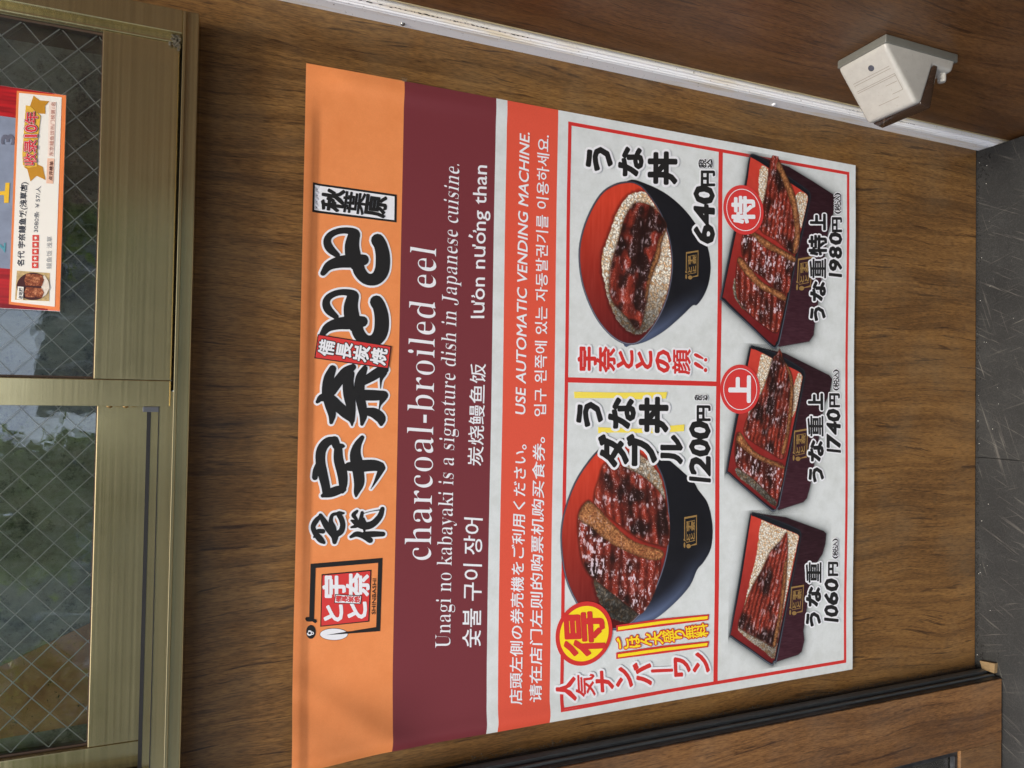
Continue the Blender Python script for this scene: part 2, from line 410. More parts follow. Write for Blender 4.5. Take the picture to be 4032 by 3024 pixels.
# board and things behind the glass
def board_mat():
    m = Mat('mouldy_grey_board')
    a = m.noise(m.pos, 18, 6, 0.7); b = m.noise(m.mapping((1, 1, 0.6), (4, 0, 0)), 130, 5, 0.75)
    base = m.ramp(m.math('ADD', m.math('MULTIPLY', a, 0.6), m.math('MULTIPLY', b, 0.4)),
                  [(0.34, col4((126, 128, 104))), (0.5, col4((196, 198, 168))), (0.66, col4((232, 232, 208)))])
    sp = m.ramp(m.noise(m.mapping(loc=(9, 0, 0)), 260, 5, 0.8), [(0.62, (0, 0, 0)), (0.68, (1, 1, 1))])
    base = m.mix(sp, base, col4((20, 20, 17)))
    sp2 = m.ramp(m.noise(m.mapping(loc=(2, 0, 0)), 40, 6, 0.8), [(0.53, (0, 0, 0)), (0.66, (0.85, 0.85, 0.85))])
    base = m.mix(sp2, base, col4((28, 27, 20)))
    return m.set(base, 0.7, 0, 0.2)
BOARD = board_mat()
tag(box('backing_board', -0.335, 0.345, 0.0380, 0.0420, 0.488, 1.235, BOARD), 'mottled grey mouldy board standing behind the wired window glass', 'board')
card = newmesh('warm_reflection_sheet', [(-0.292, 0.034, 0.49), (-0.225, 0.034, 0.49), (-0.195, 0.035, 0.535), (-0.213, 0.035, 0.575), (-0.236, 0.035, 0.625), (-0.250, 0.035, 0.66), (-0.300, 0.034, 0.66),
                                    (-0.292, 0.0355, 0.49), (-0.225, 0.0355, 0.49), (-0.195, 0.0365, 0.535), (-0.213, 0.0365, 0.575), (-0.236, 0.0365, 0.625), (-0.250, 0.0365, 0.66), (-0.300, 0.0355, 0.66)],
               [(0, 1, 2, 3, 4, 5, 6), tuple(range(13, 6, -1))] + [(i, (i + 1) % 7 + 0, (i + 1) % 7 + 7, i + 7) for i in range(7)], None)  # painted sheet in place of a warm reflection in the left pane
def reflection_sheet_mat():
    m = Mat('spotted_warm_reflection'); a = m.noise(m.pos, 30, 5, 0.7)
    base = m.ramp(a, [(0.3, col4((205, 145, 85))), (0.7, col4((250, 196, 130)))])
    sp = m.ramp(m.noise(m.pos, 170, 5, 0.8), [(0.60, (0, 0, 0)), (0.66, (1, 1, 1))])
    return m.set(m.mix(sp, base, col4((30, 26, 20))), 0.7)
card.data.materials.append(reflection_sheet_mat())
tag(card, 'orange brown spotted sheet painted as a warm reflection in the left window glass', 'cardboard')

# ------------------------------------------------------------------ lettering engine
_gcache = {}
def font_tris(s, offset=0.0, res=3):
    key = (s, offset, res)
    if key in _gcache: return _gcache[key]
    c = bpy.data.curves.new('t', 'FONT'); c.body = s; c.size = 1.0; c.resolution_u = res; c.offset = offset; c.fill_mode = 'FRONT'
    o = bpy.data.objects.new('t', c); COL.objects.link(o)
    bpy.context.view_layer.update()
    me = o.evaluated_get(bpy.context.evaluated_depsgraph_get()).to_mesh()
    me.calc_loop_triangles()
    V = np.array([tuple(v.co)[:2] for v in me.vertices]) if len(me.vertices) else np.zeros((0, 2))
    T = [tuple(t.vertices) for t in me.loop_triangles]
    bpy.data.objects.remove(o); bpy.data.curves.remove(c)
    _gcache[key] = (V, T); return V, T
def ccw(p):
    a = sum(p[i][0] * p[(i + 1) % len(p)][1] - p[(i + 1) % len(p)][0] * p[i][1] for i in range(len(p)))
    return p if a > 0 else p[::-1]
def union(polys, eps=1e-5):
    vs, fs = [], []
    for p in polys:
        p = ccw(p); i = len(vs); vs += [Vector(q) for q in p]; fs.append(list(range(i, i + len(p))))
    r = delaunay_2d_cdt(vs, [], fs, 1, eps)
    return np.array([tuple(v) for v in r[0]]), [tuple(f) for f, o_ in zip(r[2], r[5]) if len(o_)]
def capsule(a, b, ra, rb, n=5):
    ax, ay = a; bx, by = b; t = math.atan2(by - ay, bx - ax); out = []
    for k in range(n + 1):
        q = t + math.pi / 2 + math.pi * k / n; out.append((ax + ra * math.cos(q), ay + ra * math.sin(q)))
    for k in range(n + 1):
        q = t - math.pi / 2 + math.pi * k / n; out.append((bx + rb * math.cos(q), by + rb * math.sin(q)))
    return out
def boundary(V, T):
    from collections import Counter
    key = {}; ids = []
    for v in V:
        k = (round(v[0], 5), round(v[1], 5)); ids.append(key.setdefault(k, len(key)))
    c = Counter(); e0 = {}
    for t in T:
        for i in range(3):
            a, b = t[i], t[(i + 1) % 3]; k = tuple(sorted((ids[a], ids[b])))
            if k[0] != k[1]: c[k] += 1; e0[k] = (a, b)
    return [e0[k] for k, n in c.items() if n == 1]
_dcache = {}
def dilated(s, r, res=2):
    key = (s, round(r, 4))
    if key in _dcache: return _dcache[key]
    V, T = font_tris(s, 0.0, res)
    if r <= 0: _dcache[key] = (V, T); return V, T
    polys = []
    for t in T:
        p = [tuple(V[i]) for i in t]
        if abs((p[1][0] - p[0][0]) * (p[2][1] - p[0][1]) - (p[2][0] - p[0][0]) * (p[1][1] - p[0][1])) > 1e-7: polys.append(p)
    for a, b in boundary(V, T): polys.append(capsule(V[a], V[b], r, r, 4))
    _dcache[key] = union(polys); return _dcache[key]
def brush_union(strokes, extra=0.0):
    polys = []
    for st in strokes:
        # Catmull-Rom resample
        p = [np.array(q, float) for q in st]
        if len(p) > 2:
            q = [2 * p[0] - p[1]] + p + [2 * p[-1] - p[-2]]; o = []
            for i in range(1, len(q) - 2):
                for t in (0, 0.25, 0.5, 0.75):
                    o.append(0.5 * ((2 * q[i]) + (-q[i - 1] + q[i + 1]) * t + (2 * q[i - 1] - 5 * q[i] + 4 * q[i + 1] - q[i + 2]) * t * t + (-q[i - 1] + 3 * q[i] - 3 * q[i + 1] + q[i + 2]) * t ** 3))
            o.append(q[-2]); p = o
        for a, b in zip(p[:-1], p[1:]):
            polys.append([(x * 0.01, y * 0.01) for x, y in capsule(a[:2], b[:2], max(1.5, a[2]) + extra, max(1.5, b[2]) + extra, 6)])
    V, T = union(polys); return V * 100.0, T

# ------------------------------------------------------------------ the menu poster
HP = 0.7377103
U0, U1, V0, V1 = -0.35, 0.35, -HP / 2, HP / 2
sst = lambda a, b, x: (lambda t: t * t * (3 - 2 * t))(np.clip((x - a) / (b - a), 0, 1))
def lift(u, v):
    """how far the loosely fixed paper stands off the wall"""
    u = np.asarray(u, float); v = np.asarray(v, float)
    top = V1 - v; left = u - U0; right = U1 - u
    l = 0.0005 + 0.0 * u
    l = l + 0.0026 * sst(0.014, 0.0, top) * (0.65 + 0.35 * np.sin(u * 9 + 1)) * sst(0.02, 0.07, right)        # folded top margin
    l = l + 0.011 * np.exp(-((left - 0.028) / 0.030) ** 2) * sst(0.30, 0.03, top) * (0.6 + 0.4 * np.sin(top * 26 + 0.8))   # buckle at the left
    l = l + 0.0012 * sst(0.0128, 0.0098, top) * sst(0.02, 0.07, right) + 0.0015 * np.exp(-((left / 0.075 + top / 0.10 - 1.15) / 0.22) ** 2)
    l = l + 0.008 * sst(0.10, 0.0, left + 0.75 * top) * sst(0.14, 0.0, top)                                     # curling corner
    l = l + 0.0035 * np.exp(-((left - 0.010) / 0.010) ** 2) * sst(0.46, 0.3, top)
    l = l + 0.0032 * np.exp(-((right - 0.012) / 0.010) ** 2) * sst(0.32, 0.05, top) * sst(0.0, 0.05, top)
    l = l + 0.0007 * np.sin(u * 17 + v * 8) * sst(0, 0.1, left) * sst(0, 0.1, right) + 0.0007
    return l
LAY = 0.00012
def pverts(uv, layer):
    uv = np.asarray(uv); return np.stack([uv[:, 0], -lift(uv[:, 0], uv[:, 1]) - layer * LAY, uv[:, 1]], 1)

poster = thing('menu_poster', (0, 0, V0), 'large orange, maroon and white eel rice menu poster taped to the wood wall', 'poster')

def print_mat(name, c, rough=0.42, var=0.03, mottle=None):
    m = Mat(name); v = m.noise(m.pos, 900, 2); k = lin(c)
    base = m.ramp(v, [(0.3, tuple(float(x) for x in k * (1 - var))), (0.7, tuple(float(x) for x in np.minimum(k * (1 + var), 1)))])
    if mottle is not None:
        mt = m.ramp(m.noise(m.pos, 38, 5, 0.7), [(0.42, (0, 0, 0)), (0.72, (1, 1, 1))])
        base = m.mix(mt, base, col4(mottle))
    return m.set(base, rough, 0, 0.35)
ORANGE = print_mat('print_orange', (236, 146, 86), mottle=(229, 138, 78))
MAROON = print_mat('print_maroon', (118, 52, 58))
PAPER = print_mat('print_paper', (218, 224, 222), mottle=(204, 210, 206))
REDBAND = print_mat('print_red_band', (222, 88, 66))
RED = print_mat('print_red', (208, 54, 50))
DRED = print_mat('print_deep_red', (214, 62, 60))
INK = print_mat('print_ink', (34, 34, 34))
WHT = print_mat('print_white', (234, 236, 238))
YEL = print_mat('print_yellow', (250, 222, 40))
PYEL = print_mat('print_pale_yellow', (246, 226, 90))
GOLD = print_mat('print_gold', (150, 120, 72))

def strip(name, u0, u1, v0, v1, mat, layer=0, parent=poster, nu=None, nv=None):
    nu = nu or max(1, int((u1 - u0) / 0.0042)); nv = nv or max(1, int((v1 - v0) / 0.0042))
    u, v = np.meshgrid(np.linspace(u0, u1, nu + 1), np.linspace(v0, v1, nv + 1))
    V = pverts(np.stack([u.ravel(), v.ravel()], 1), layer)
    F = [(j * (nu + 1) + i, j * (nu + 1) + i + 1, (j + 1) * (nu + 1) + i + 1, (j + 1) * (nu + 1) + i) for j in range(nv) for i in range(nu)]
    return newmesh(name, V, F, mat, parent, True)
mv = lambda *pts_: float(np.mean([P(*q)[1] for q in pts_]))
vA = mv((1594, 320), (1537, 2940)); vB = mv((1955, 391), (1908, 2886)); vC = mv((1999, 397), (1952, 2882)); vD = mv((2197, 439), (2160, 2845))
strip('orange_band', U0, U1, vA, V1, ORANGE)
strip('maroon_band', U0, U1, vB, vA, MAROON)
strip('paper_stripe', U0, U1, vC, vB, PAPER)
strip('red_band', U0, U1, vD, vC, REDBAND)
strip('menu_field', U0, U1, V0, vD, PAPER)
# the paper's back
_b = strip('paper_back', U0, U1, V0, V1, plain('paper_back', (190, 190, 185), 0.7), -3)

# red printed frame lines
fu0 = np.mean([P(2199, 2800)[0], P(3329, 2606)[0]]); fu1 = np.mean([P(2238, 480)[0], P(3341, 679)[0]])
fv1 = mv((2238, 480), (2199, 2800)); fv0 = mv((3341, 679), (3329, 2606)); ft = 0.0043
strip('frame_line', fu0, fu1, fv1 - ft, fv1, RED, 1); strip('frame_line', fu0, fu1, fv0, fv0 + ft, RED, 1)
strip('frame_line', fu0, fu0 + ft, fv0 + ft, fv1 - ft, RED, 1); strip('frame_line', fu1 - ft, fu1, fv0 + ft, fv1 - ft, RED, 1)
vm = mv((2840, 600), (2810, 2690)); um = P(2500, 1503)[0]
strip('frame_line', fu0 + ft, fu1 - ft, vm - 0.0032, vm + 0.0032, RED, 1)
strip('frame_line', um - 0.003, um + 0.003, vm + 0.0032, fv1 - ft, RED, 1)

def refine(uv, T, lim=0.006):
    """split large triangles so that the print follows the bent paper"""
    V = [tuple(p_) for p_ in np.asarray(uv)]; out = []; mid = {}
    st = []
    for t in T: st += [(t[0], t[i], t[i + 1]) for i in range(1, len(t) - 1)]
    while st:
        a, b, c = st.pop(); A, B, C = V[a], V[b], V[c]
        L = (math.dist(A, B), math.dist(B, C), math.dist(C, A)); k_ = max(L)
        if k_ < lim: out.append((a, b, c)); continue
        if k_ == L[1]: a, b, c = b, c, a
        elif k_ == L[2]: a, b, c = c, a, b
        key = (min(a, b), max(a, b))
        if key not in mid: mid[key] = len(V); V.append(((V[a][0] + V[b][0]) / 2, (V[a][1] + V[b][1]) / 2))
        m_ = mid[key]; st += [(a, m_, c), (m_, b, c)]
    return np.array(V), out
def flat(name, uv, T, mat, layer, parent=poster):
    uv, T = refine(uv, T)
    return newmesh(name, pverts(uv, layer), T, mat, parent)
def px2uv(V): return np.array([P(x, y) for x, y in V])
def poly_px(name, pts_, mat, layer, parent=poster, ox=0, oy=0, s=1.0, holes=False):
    pts_ = [(ox + x * s, oy + y * s) for x, y in pts_]
    V, T = union([[(x * 0.01, y * 0.01) for x, y in pts_]])
    return flat(name, px2uv(V * 100), T, mat, layer, parent)
def disc(name, cuv, r, mat, layer, n=56, parent=poster, rx=None, rot=0, inner=0.0):
    rx = rx or r
    o = []
    for k in range(n):
        a = 2 * math.pi * k / n; x, y = rx * math.cos(a), r * math.sin(a)
        o.append((cuv[0] + x * math.cos(rot) - y * math.sin(rot), cuv[1] + x * math.sin(rot) + y * math.cos(rot)))
    if inner:
        i_ = [(cuv[0] + (x - cuv[0]) * inner, cuv[1] + (y - cuv[1]) * inner) for x, y in o]
        return flat(name, np.array(o + i_), [(k, (k + 1) % n, n + (k + 1) % n, n + k) for k in range(n)], mat, layer, parent)
    return flat(name, np.array([cuv] + o), [(0, 1 + k, 1 + (k + 1) % n) for k in range(n)], mat, layer, parent)

def line_text(s, p0, p1, ph, mat, layer=2, offset=0.0, base0=False, name='lettering', ymax=None, shear=0.0, parent=poster, res=3):
    """p0/p1: ink start/end on the base line, ph: point at ink height above p0 (photo pixels)"""
    V, T = dilated(s, offset, res) if offset > 0.009 else font_tris(s, max(offset, -0.004), res)
    if offset < -0.004: V = thin_x(V, T, -offset)
    x0, x1 = V[:, 0].min(), V[:, 0].max(); y0 = 0.0 if base0 else V[:, 1].min(); y1 = ymax or V[:, 1].max()
    A = np.array(P(*p0)); B = np.array(P(*p1)); Hh = np.array(P(*ph)) - A
    b = (V[:, 1:2] - y0) / (y1 - y0); a = (V[:, 0:1] - x0) / (x1 - x0)
    uv = A + a * (B - A) + b * Hh
    if shear: uv[:, 0] += (b[:, 0] * np.linalg.norm(Hh) * shear)
    return flat(name, uv, T, mat, layer, parent)

def thin_x(V, T, d):
    """slim upright stems of a bold face: move the outline inwards along x only"""
    key = {}; rep = [key.setdefault((round(v[0], 5), round(v[1], 5)), i) for i, v in enumerate(V)]
    from collections import Counter
    c = Counter(); dirs = {}
    for t in T:
        for i in range(3):
            a, b, o = rep[t[i]], rep[t[(i + 1) % 3]], rep[t[(i + 2) % 3]]
            if a == b: continue
            k = (min(a, b), max(a, b)); c[k] += 1
            e = V[b] - V[a]; n = np.array([e[1], -e[0]])
            if (V[o] - V[a]) @ n > 0: n = -n
            dirs[k] = n
    N = np.zeros_like(V)
    for k, m_ in c.items():
        if m_ == 1: N[k[0]] += dirs[k]; N[k[1]] += dirs[k]
    L = np.linalg.norm(N, axis=1); N = N / np.maximum(L, 1e-9)[:, None]
    W_ = V.copy(); r_ = np.array(rep); W_[:, 0] -= (d * N[r_, 0] * (L[r_] > 1e-9)); return W_
def serif(s):
    return ''.join(chr(0x1D41A + ord(c) - 97) if 'a' <= c <= 'z' else chr(0x1D400 + ord(c) - 65) if 'A' <= c <= 'Z' else chr(0x1D7CE + ord(c) - 48) if '0' <= c <= '9' else c for c in s)

WT = {'(': .42, ')': .42, '１': .6}
def char_uv(ch, bl, br, tl, r, ink=False, shear=0.0):
    """map one character on a parallelogram in photo pixels; em box, or ink box when ink"""
    src = ch
    V0_, T0 = font_tris(src, 0.0, 2)
    V, T = dilated(src, r)
    if ink: x0, x1, y0, y1 = V0_[:, 0].min(), V0_[:, 0].max(), V0_[:, 1].min(), V0_[:, 1].max()
    if ink and x1 - x0 < 0.25: x0, x1 = (x0 + x1) / 2 - 0.125, (x0 + x1) / 2 + 0.125
    if not ink: x0, x1, y0, y1 = -0.0, EMW, EMB, EMB + EMW
    a = (V[:, 0:1] - x0) / (x1 - x0); b = (V[:, 1:2] - y0) / (y1 - y0)
    A = np.array(P(*bl)); B = np.array(P(*br)) - A; C = np.array(P(*tl)) - A
    uv = A + a * B + b * C
    if shear: uv[:, 0] += b[:, 0] * np.linalg.norm(C) * shear
    return uv, T
_v, _t = font_tris('国'); EMW = (_v[:, 0].max() + _v[:, 0].min()); EMB = (_v[:, 1].max() + _v[:, 1].min()) / 2 - EMW / 2

def merge(parts):
    VV, TT, n = [], [], 0
    for uv, T in parts: VV.append(uv); TT += [tuple(i + n for i in t) for t in T]; n += len(uv)
    return np.concatenate(VV), TT
THIN = {'重': .45, '気': .4, '顔': .5, '得': .6, '特': .8, '盛': .5, '無': .5, '料': .7, '葉': .6, '備': .7, '奈': .85}
def emit(cells, mat, halo, halo_mat, r, layer, name='lettering', shear=0.0, parent=poster):
    """cells: (char, bl, br, tl, ink)"""
    parts = [char_uv(c, bl, br, tl, r * (k or 1) * THIN.get(c, 1), ink, shear) for c, bl, br, tl, ink, k in cells]
    uv, T = merge(parts); o = flat(name, uv, T, mat, layer + 1, parent)
    if halo:
        # union of all outlined characters of the word, so the outline is one sheet
        for j, (c, bl, br, tl, ink, k) in enumerate(cells):
            uv, T = char_uv(c, bl, br, tl, r * (k or 1) * THIN.get(c, 1) + halo * (k or 1), ink, shear)
            flat('lettering_outline', uv, T, halo_mat, layer + (0.0 if j % 2 else 0.35), o if parent is poster else parent)
    return o
def hcells(s, p0, p1, hpx, ink_digits=True, widths=None, gap=0.04):
    """horizontal writing from p0 (base line, left) to p1 (base line, right), height hpx towards image left"""
    wts = widths or [0.62 if c in '0123456789' else 0.45 if c in '()' else 1.0 for c in s]
    tot = sum(wts); out = []; acc = 0
    p0 = np.array(p0, float); p1 = np.array(p1, float)
    up = np.array([-hpx, 0.0])
    for c, w_ in zip(s, wts):
        g = gap * w_
        a = p0 + (p1 - p0) * ((acc + g) / tot); b = p0 + (p1 - p0) * ((acc + w_ - g) / tot); acc += w_
        ink = c in '0123456789()' and ink_digits
        k = ((b - a)[1] ** 2) ** .5 / 100
        out.append((c, tuple(a), tuple(b), tuple(a + up), ink, 0.9 if ink else 1.0))
    return out
def vcells(s, c0, c1, hw, hh, rot=0.0, ink=False):
    """vertical writing: centres from c0 to c1 (image left to right), half width hw (image y), half height hh (image x)"""
    out = []; n = len(s); c0 = np.array(c0, float); c1 = np.array(c1, float)
    for i, ch in enumerate(s):
        c = c0 + (c1 - c0) * (i / max(1, n - 1))
        r_ = np.array([math.sin(rot) * -hw, -hw * math.cos(rot)]); u_ = np.array([-hh * math.cos(rot), hh * math.sin(rot)])
        bl = c - r_ - u_; br = c + r_ - u_; tl = c - r_ + u_
        out.append((ch, tuple(bl), tuple(br), tuple(tl), ink, 1.0))
    return out

# --- orange band
def logo(f, frame_mat, square, sq_edge, chars, plate, plate_ink, layer, parent, small=False):
    def pl(name, pts_, mat, ly): return poly_px(name, [f(x, y) for x, y in pts_], mat, ly, parent)
    pl('emblem_frame', [(148, 213), (656, 172), (640, 690), (410, 708), (262, 717), (410, 694), (612, 661), (625, 207), (183, 243), (172, 610), (138, 610)], frame_mat, layer)
    sc_ = abs(f(1, 0)[0] - f(0, 0)[0])
    def ds(name, x, y, rx_, ry_, mat, ly):
        c = [(x + rx_ * math.cos(t), y + ry_ * math.sin(t)) for t in np.linspace(0, 2 * math.pi, 33)[:-1]]
        pl(name, c, mat, ly)
    ds('emblem_eel', 151, 695, 34, 49, frame_mat, layer); pl('emblem_fin', [(110, 600), (118, 588), (140, 590), (160, 602), (185, 606), (194, 620), (182, 634), (162, 622), (135, 622), (118, 618)], frame_mat, layer + 1)
    if not small:
        ds('emblem_spoon', 313, 712, 100, 43, frame_mat, layer - 0.3); ds('emblem_spoon', 313, 712, 97, 40, WHT, layer - 0.1)
        pl('emblem_handle', [(262, 717), (411, 692), (411, 708)], frame_mat, layer + 0.6)
        for x, y, r1, r2 in ((141, 703, 19, 9), (161, 704, 11, 5)): ds('emblem_eye', x, y, r1, r1, WHT, layer + 1); ds('emblem_eye', x, y, r2, r2, INK, layer + 2)
    else: ds('emblem_spoon', 313, 712, 90, 38, frame_mat, layer)
    if square: pl('emblem_square', [(226, 287), (578, 256), (563, 623), (217, 659)], sq_edge, layer); pl('emblem_square', [(233, 295), (570, 265), (556, 616), (224, 651)], square, layer + 1)
    else:
        for q in ([(229, 290), (574, 260), (573, 272), (240, 301)], [(240, 301), (229, 290), (220, 655), (232, 643)], [(232, 643), (220, 655), (560, 620), (550, 608)], [(550, 608), (560, 620), (574, 260), (562, 272)]): pl('emblem_square', q, frame_mat, layer)
    for ch, x, y, hx, hy in (('宇', 318, 376, 84, 84), ('奈', 485, 364, 84, 84), ('と', 312, 565, 78, 84), ('と', 480, 545, 78, 84)):
        bl = f(x + hx, y + hy); br = f(x + hx, y - hy); tl = f(x - hx, y + hy)
        uv, T = char_uv(ch, bl, br, tl, 0.04); flat('emblem_character', uv, T, chars, layer + 2, parent)
    if plate:
        pl('emblem_plate', [(322, 427), (510, 437), (503, 498), (314, 491)], INK, layer + 3); pl('emblem_plate', [(327, 432), (505, 442), (498, 493), (319, 486)], plate, layer + 4)
        for i, ch in enumerate('備長炭焼'):
            x, y = 348 + i * 43, 459 + i * 2; uv, T = char_uv(ch, f(x + 22, y + 24), f(x + 22, y - 24), f(x - 22, y + 24), 0.03)
            flat('emblem_character', uv, T, plate_ink, layer + 5, parent)
emb = bpy.data.objects.new('emblem', None); COL.objects.link(emb); emb.parent = poster
LF = lambda x, y: (1140 + x * 0.5568, 2100 + y * 0.5568)
logo(LF, INK, DRED, INK, WHT, WHT, DRED, 2, emb)
line_text('SHINBASHI', LF(605, 571), LF(612, 318), LF(579, 571), INK, 3, 0.012, True)

k2 = 0.4822; S2 = lambda st: [[(1140 + x * k2, 1400 + y * k2, r * k2) for x, y, r in s_] for s_ in st]
k1 = 0.5423; S1 = lambda st, dx=0, dy=0: [[(1140 + (x + dx) * k1, 600 + (y + dy) * k1, r * k1) for x, y, r in s_] for s_ in st]
NA = S2([[(350, 108, 30), (318, 190, 42), (306, 300, 44), (325, 400, 40), (345, 480, 32), (338, 545, 16)],
         [(225, 378, 14), (260, 345, 30), (320, 350, 44), (400, 420, 44), (455, 470, 42), (500, 520, 26), (508, 570, 6)],
         [(340, 290, 40), (400, 205, 42), (460, 135, 42), (515, 95, 27)],
         [(495, 150, 34), (478, 220, 44), (485, 320, 48), (502, 430, 36), (512, 530, 18)],
         [(612, 105, 24), (578, 180, 40), (568, 290, 42), (585, 400, 38), (600, 480, 34), (588, 560, 14)],
         [(580, 322, 44), (680, 325, 44), (765, 325, 38)],
         [(600, 215, 30), (680, 165, 40), (755, 120, 38), (785, 118, 22)], [(765, 140, 30), (745, 200, 12), (740, 268, 3)],
         [(625, 455, 30), (690, 470, 42), (740, 510, 42), (745, 560, 16)], [(762, 345, 30), (738, 400, 10), (728, 440, 4)]])
UU = S2([[(365, 690, 32), (305, 705, 36), (258, 770, 40), (250, 860, 40), (268, 960, 40), (292, 1060, 36), (300, 1120, 34)],
         [(268, 1142, 16), (330, 1120, 36), (400, 1095, 36), (440, 1090, 22)], [(365, 690, 34), (385, 740, 32), (425, 738, 20), (445, 740, 6)],
         [(205, 992, 24), (215, 935, 26), (240, 880, 26)],
         [(395, 760, 34), (398, 850, 40), (425, 950, 42), (435, 1040, 36), (425, 1100, 26)],
         [(590, 668, 18), (552, 730, 32), (535, 800, 44), (545, 870, 50), (560, 960, 46), (565, 1040, 42), (545, 1110, 24), (540, 1145, 10)],
         [(480, 905, 36), (580, 900, 48), (680, 895, 46), (735, 905, 40)], [(752, 915, 28), (718, 985, 18), (690, 1040, 9), (662, 1085, 2)]])
TO = [[(242, 878, 20), (285, 825, 32), (360, 798, 42), (450, 790, 48), (535, 782, 40)],
      [(345, 748, 20), (292, 700, 30), (272, 650, 28), (292, 605, 24), (350, 575, 22), (420, 570, 24), (475, 590, 32), (470, 630, 36)],
      [(465, 610, 44), (452, 680, 52), (462, 760, 56), (480, 810, 48)],
      [(490, 800, 44), (510, 870, 44), (560, 920, 42), (625, 918, 46), (668, 860, 52), (676, 760, 52), (660, 680, 48), (638, 640, 48)]]
NAM = S2([[(252, 1305, 15), (212, 1350, 22), (190, 1400, 20), (215, 1455, 24), (252, 1500, 26), (280, 1525, 12)],
          [(250, 1300, 15), (285, 1360, 26), (325, 1420, 30), (365, 1470, 30), (365, 1520, 18)], [(198, 1480, 8), (225, 1432, 16), (270, 1432, 20)],
          [(440, 1285, 8), (400, 1288, 20), (420, 1330, 22), (432, 1380, 22), (420, 1430, 24), (385, 1455, 26)], [(400, 1288, 14), (350, 1298, 14), (335, 1350, 18), (355, 1400, 22), (360, 1440, 24)]])
YO = S2([[(498, 1478, 12), (545, 1455, 22), (600, 1470, 24), (655, 1505, 24)], [(610, 1458, 24), (690, 1455, 24), (760, 1455, 20)],
         [(548, 1268, 12), (520, 1300, 18), (545, 1335, 12)], [(502, 1400, 8), (545, 1385, 18), (575, 1350, 18), (590, 1280, 14)],
         [(505, 1345, 10), (560, 1370, 30), (620, 1388, 32), (680, 1370, 28), (735, 1310, 24), (755, 1250, 18)], [(608, 1430, 9), (610, 1380, 20), (600, 1330, 12)], [(590, 1290, 3), (660, 1270, 3), (730, 1258, 5)]])
def big(st, j):
    V, T = brush_union(st); o = flat('title_character', px2uv(V), T, INK, 4)
    V, T = brush_union(st, 8.0); flat('lettering_outline', px2uv(V), T, WHT, 2 + 0.5 * j, o)
big(NA, 0); big(UU, 1); big(S1(TO), 0); big(S1(TO, -8, 447), 1); big(NAM, 0); big(YO, 1)

C1 = lambda x, y: (1140 + x * k1, 600 + y * k1)
poly_px('place_plate', [C1(168, 224), C1(777, 309), C1(775, 510), C1(163, 437)], INK, 2); poly_px('place_plate', [C1(182, 241), C1(761, 323), C1(759, 494), C1(178, 422)], WHT, 3)
emit(vcells('秋葉原', C1(316, 350), C1(625, 392), 44, 46, rot=-0.13), INK, 0, None, 0.042, 4)
poly_px('charcoal_plate', [C1(205, 1320), C1(738, 1407), C1(716, 1573), C1(179, 1495)], INK, 6); poly_px('charcoal_plate', [C1(211, 1328), C1(730, 1413), C1(710, 1565), C1(187, 1489)], DRED, 7)
emit(vcells('備長炭焼', C1(270, 1420), C1(648, 1482), 33, 33, rot=-0.16), WHT, 0.05, INK, 0.032, 8)

# --- maroon band
line_text(serif('charcoal-broiled eel'), (1695, 2204), (1717, 979), (1590, 2204), WHT, 2, -0.026, True)
line_text(serif('Unagi no kabayaki is a signature dish in ') + serif('Japanese cuisine') + '.', (1771, 2550), (1807, 650), (1712, 2550), WHT, 2, -0.024, True)
line_text('숯불 구이 장어', (1892, 2547), (1900, 2041), (1818, 2547), WHT, 2, 0.008)
line_text('炭烧鳗鱼饭', (1901, 1834), (1912, 1433), (1838, 1834), WHT, 2, 0.006)
line_text('lươn nướng than'.replace('ơ', 'o').replace('ớ', 'o'), (1905, 1253), (1916, 654), (1852, 1253), WHT, 2, 0.006, True)
for (x, y) in ((1862, 1176), (1868, 920)):
    poly_px('vowel_horn', [(x - 4, y - 4), (x - 8, y - 12), (x + 2, y - 14), (x + 9, y - 6), (x + 5, y - 3), (x + 1, y - 8)], WHT, 2)
poly_px('vowel_accent', [(1852, 930), (1856, 937), (1868, 929), (1862, 925)][::-1] and [(1843, 932), (1848, 922), (1862, 932), (1860, 938)], WHT, 2)
# --- red band
line_text('USE AUTOMATIC VENDING MACHINE.', (2065, 1634), (2083, 525), (2026, 1634), WHT, 2, 0.012, True, shear=0.16)
line_text('입구 왼쪽에 있는 자동발권기를 이용하세요.', (2148, 1639), (2163, 536), (2099, 1639), WHT, 2, 0.010)
line_text('店頭左側の券売機をご利用ください。', (2053, 2770), (2073, 1751), (2001, 2770), WHT, 2, 0.012)
line_text('请在店门左则的购票机购买食券。', (2130, 2761), (2145, 1722), (2080, 2761), WHT, 2, 0.012)

# ------------------------------------------------------------------ printed dish pictures (fine colour meshes)
def vnoise(x, y, seed=0):
    xi = np.floor(x).astype(int); yi = np.floor(y).astype(int); fx = x - xi; fy = y - yi
    fx = fx * fx * (3 - 2 * fx); fy = fy * fy * (3 - 2 * fy)
    def h(a, b):
        n = (a * 374761393 + b * 668265263 + seed * 1442695041) & 0x7fffffff
        n = ((n ^ (n >> 13)) * 1274126177) & 0x7fffffff
        return ((n ^ (n >> 16)) & 0xffff) / 65535.0
    return (h(xi, yi) * (1 - fx) + h(xi + 1, yi) * fx) * (1 - fy) + (h(xi, yi + 1) * (1 - fx) + h(xi + 1, yi + 1) * fx) * fy
def fbm(x, y, seed=0, o=3):
    s = 0; a = 0.5; t = 0
    for k in range(o): s = s + a * vnoise(x * 2 ** k, y * 2 ** k, seed + k); t += a; a *= 0.55
    return s / t
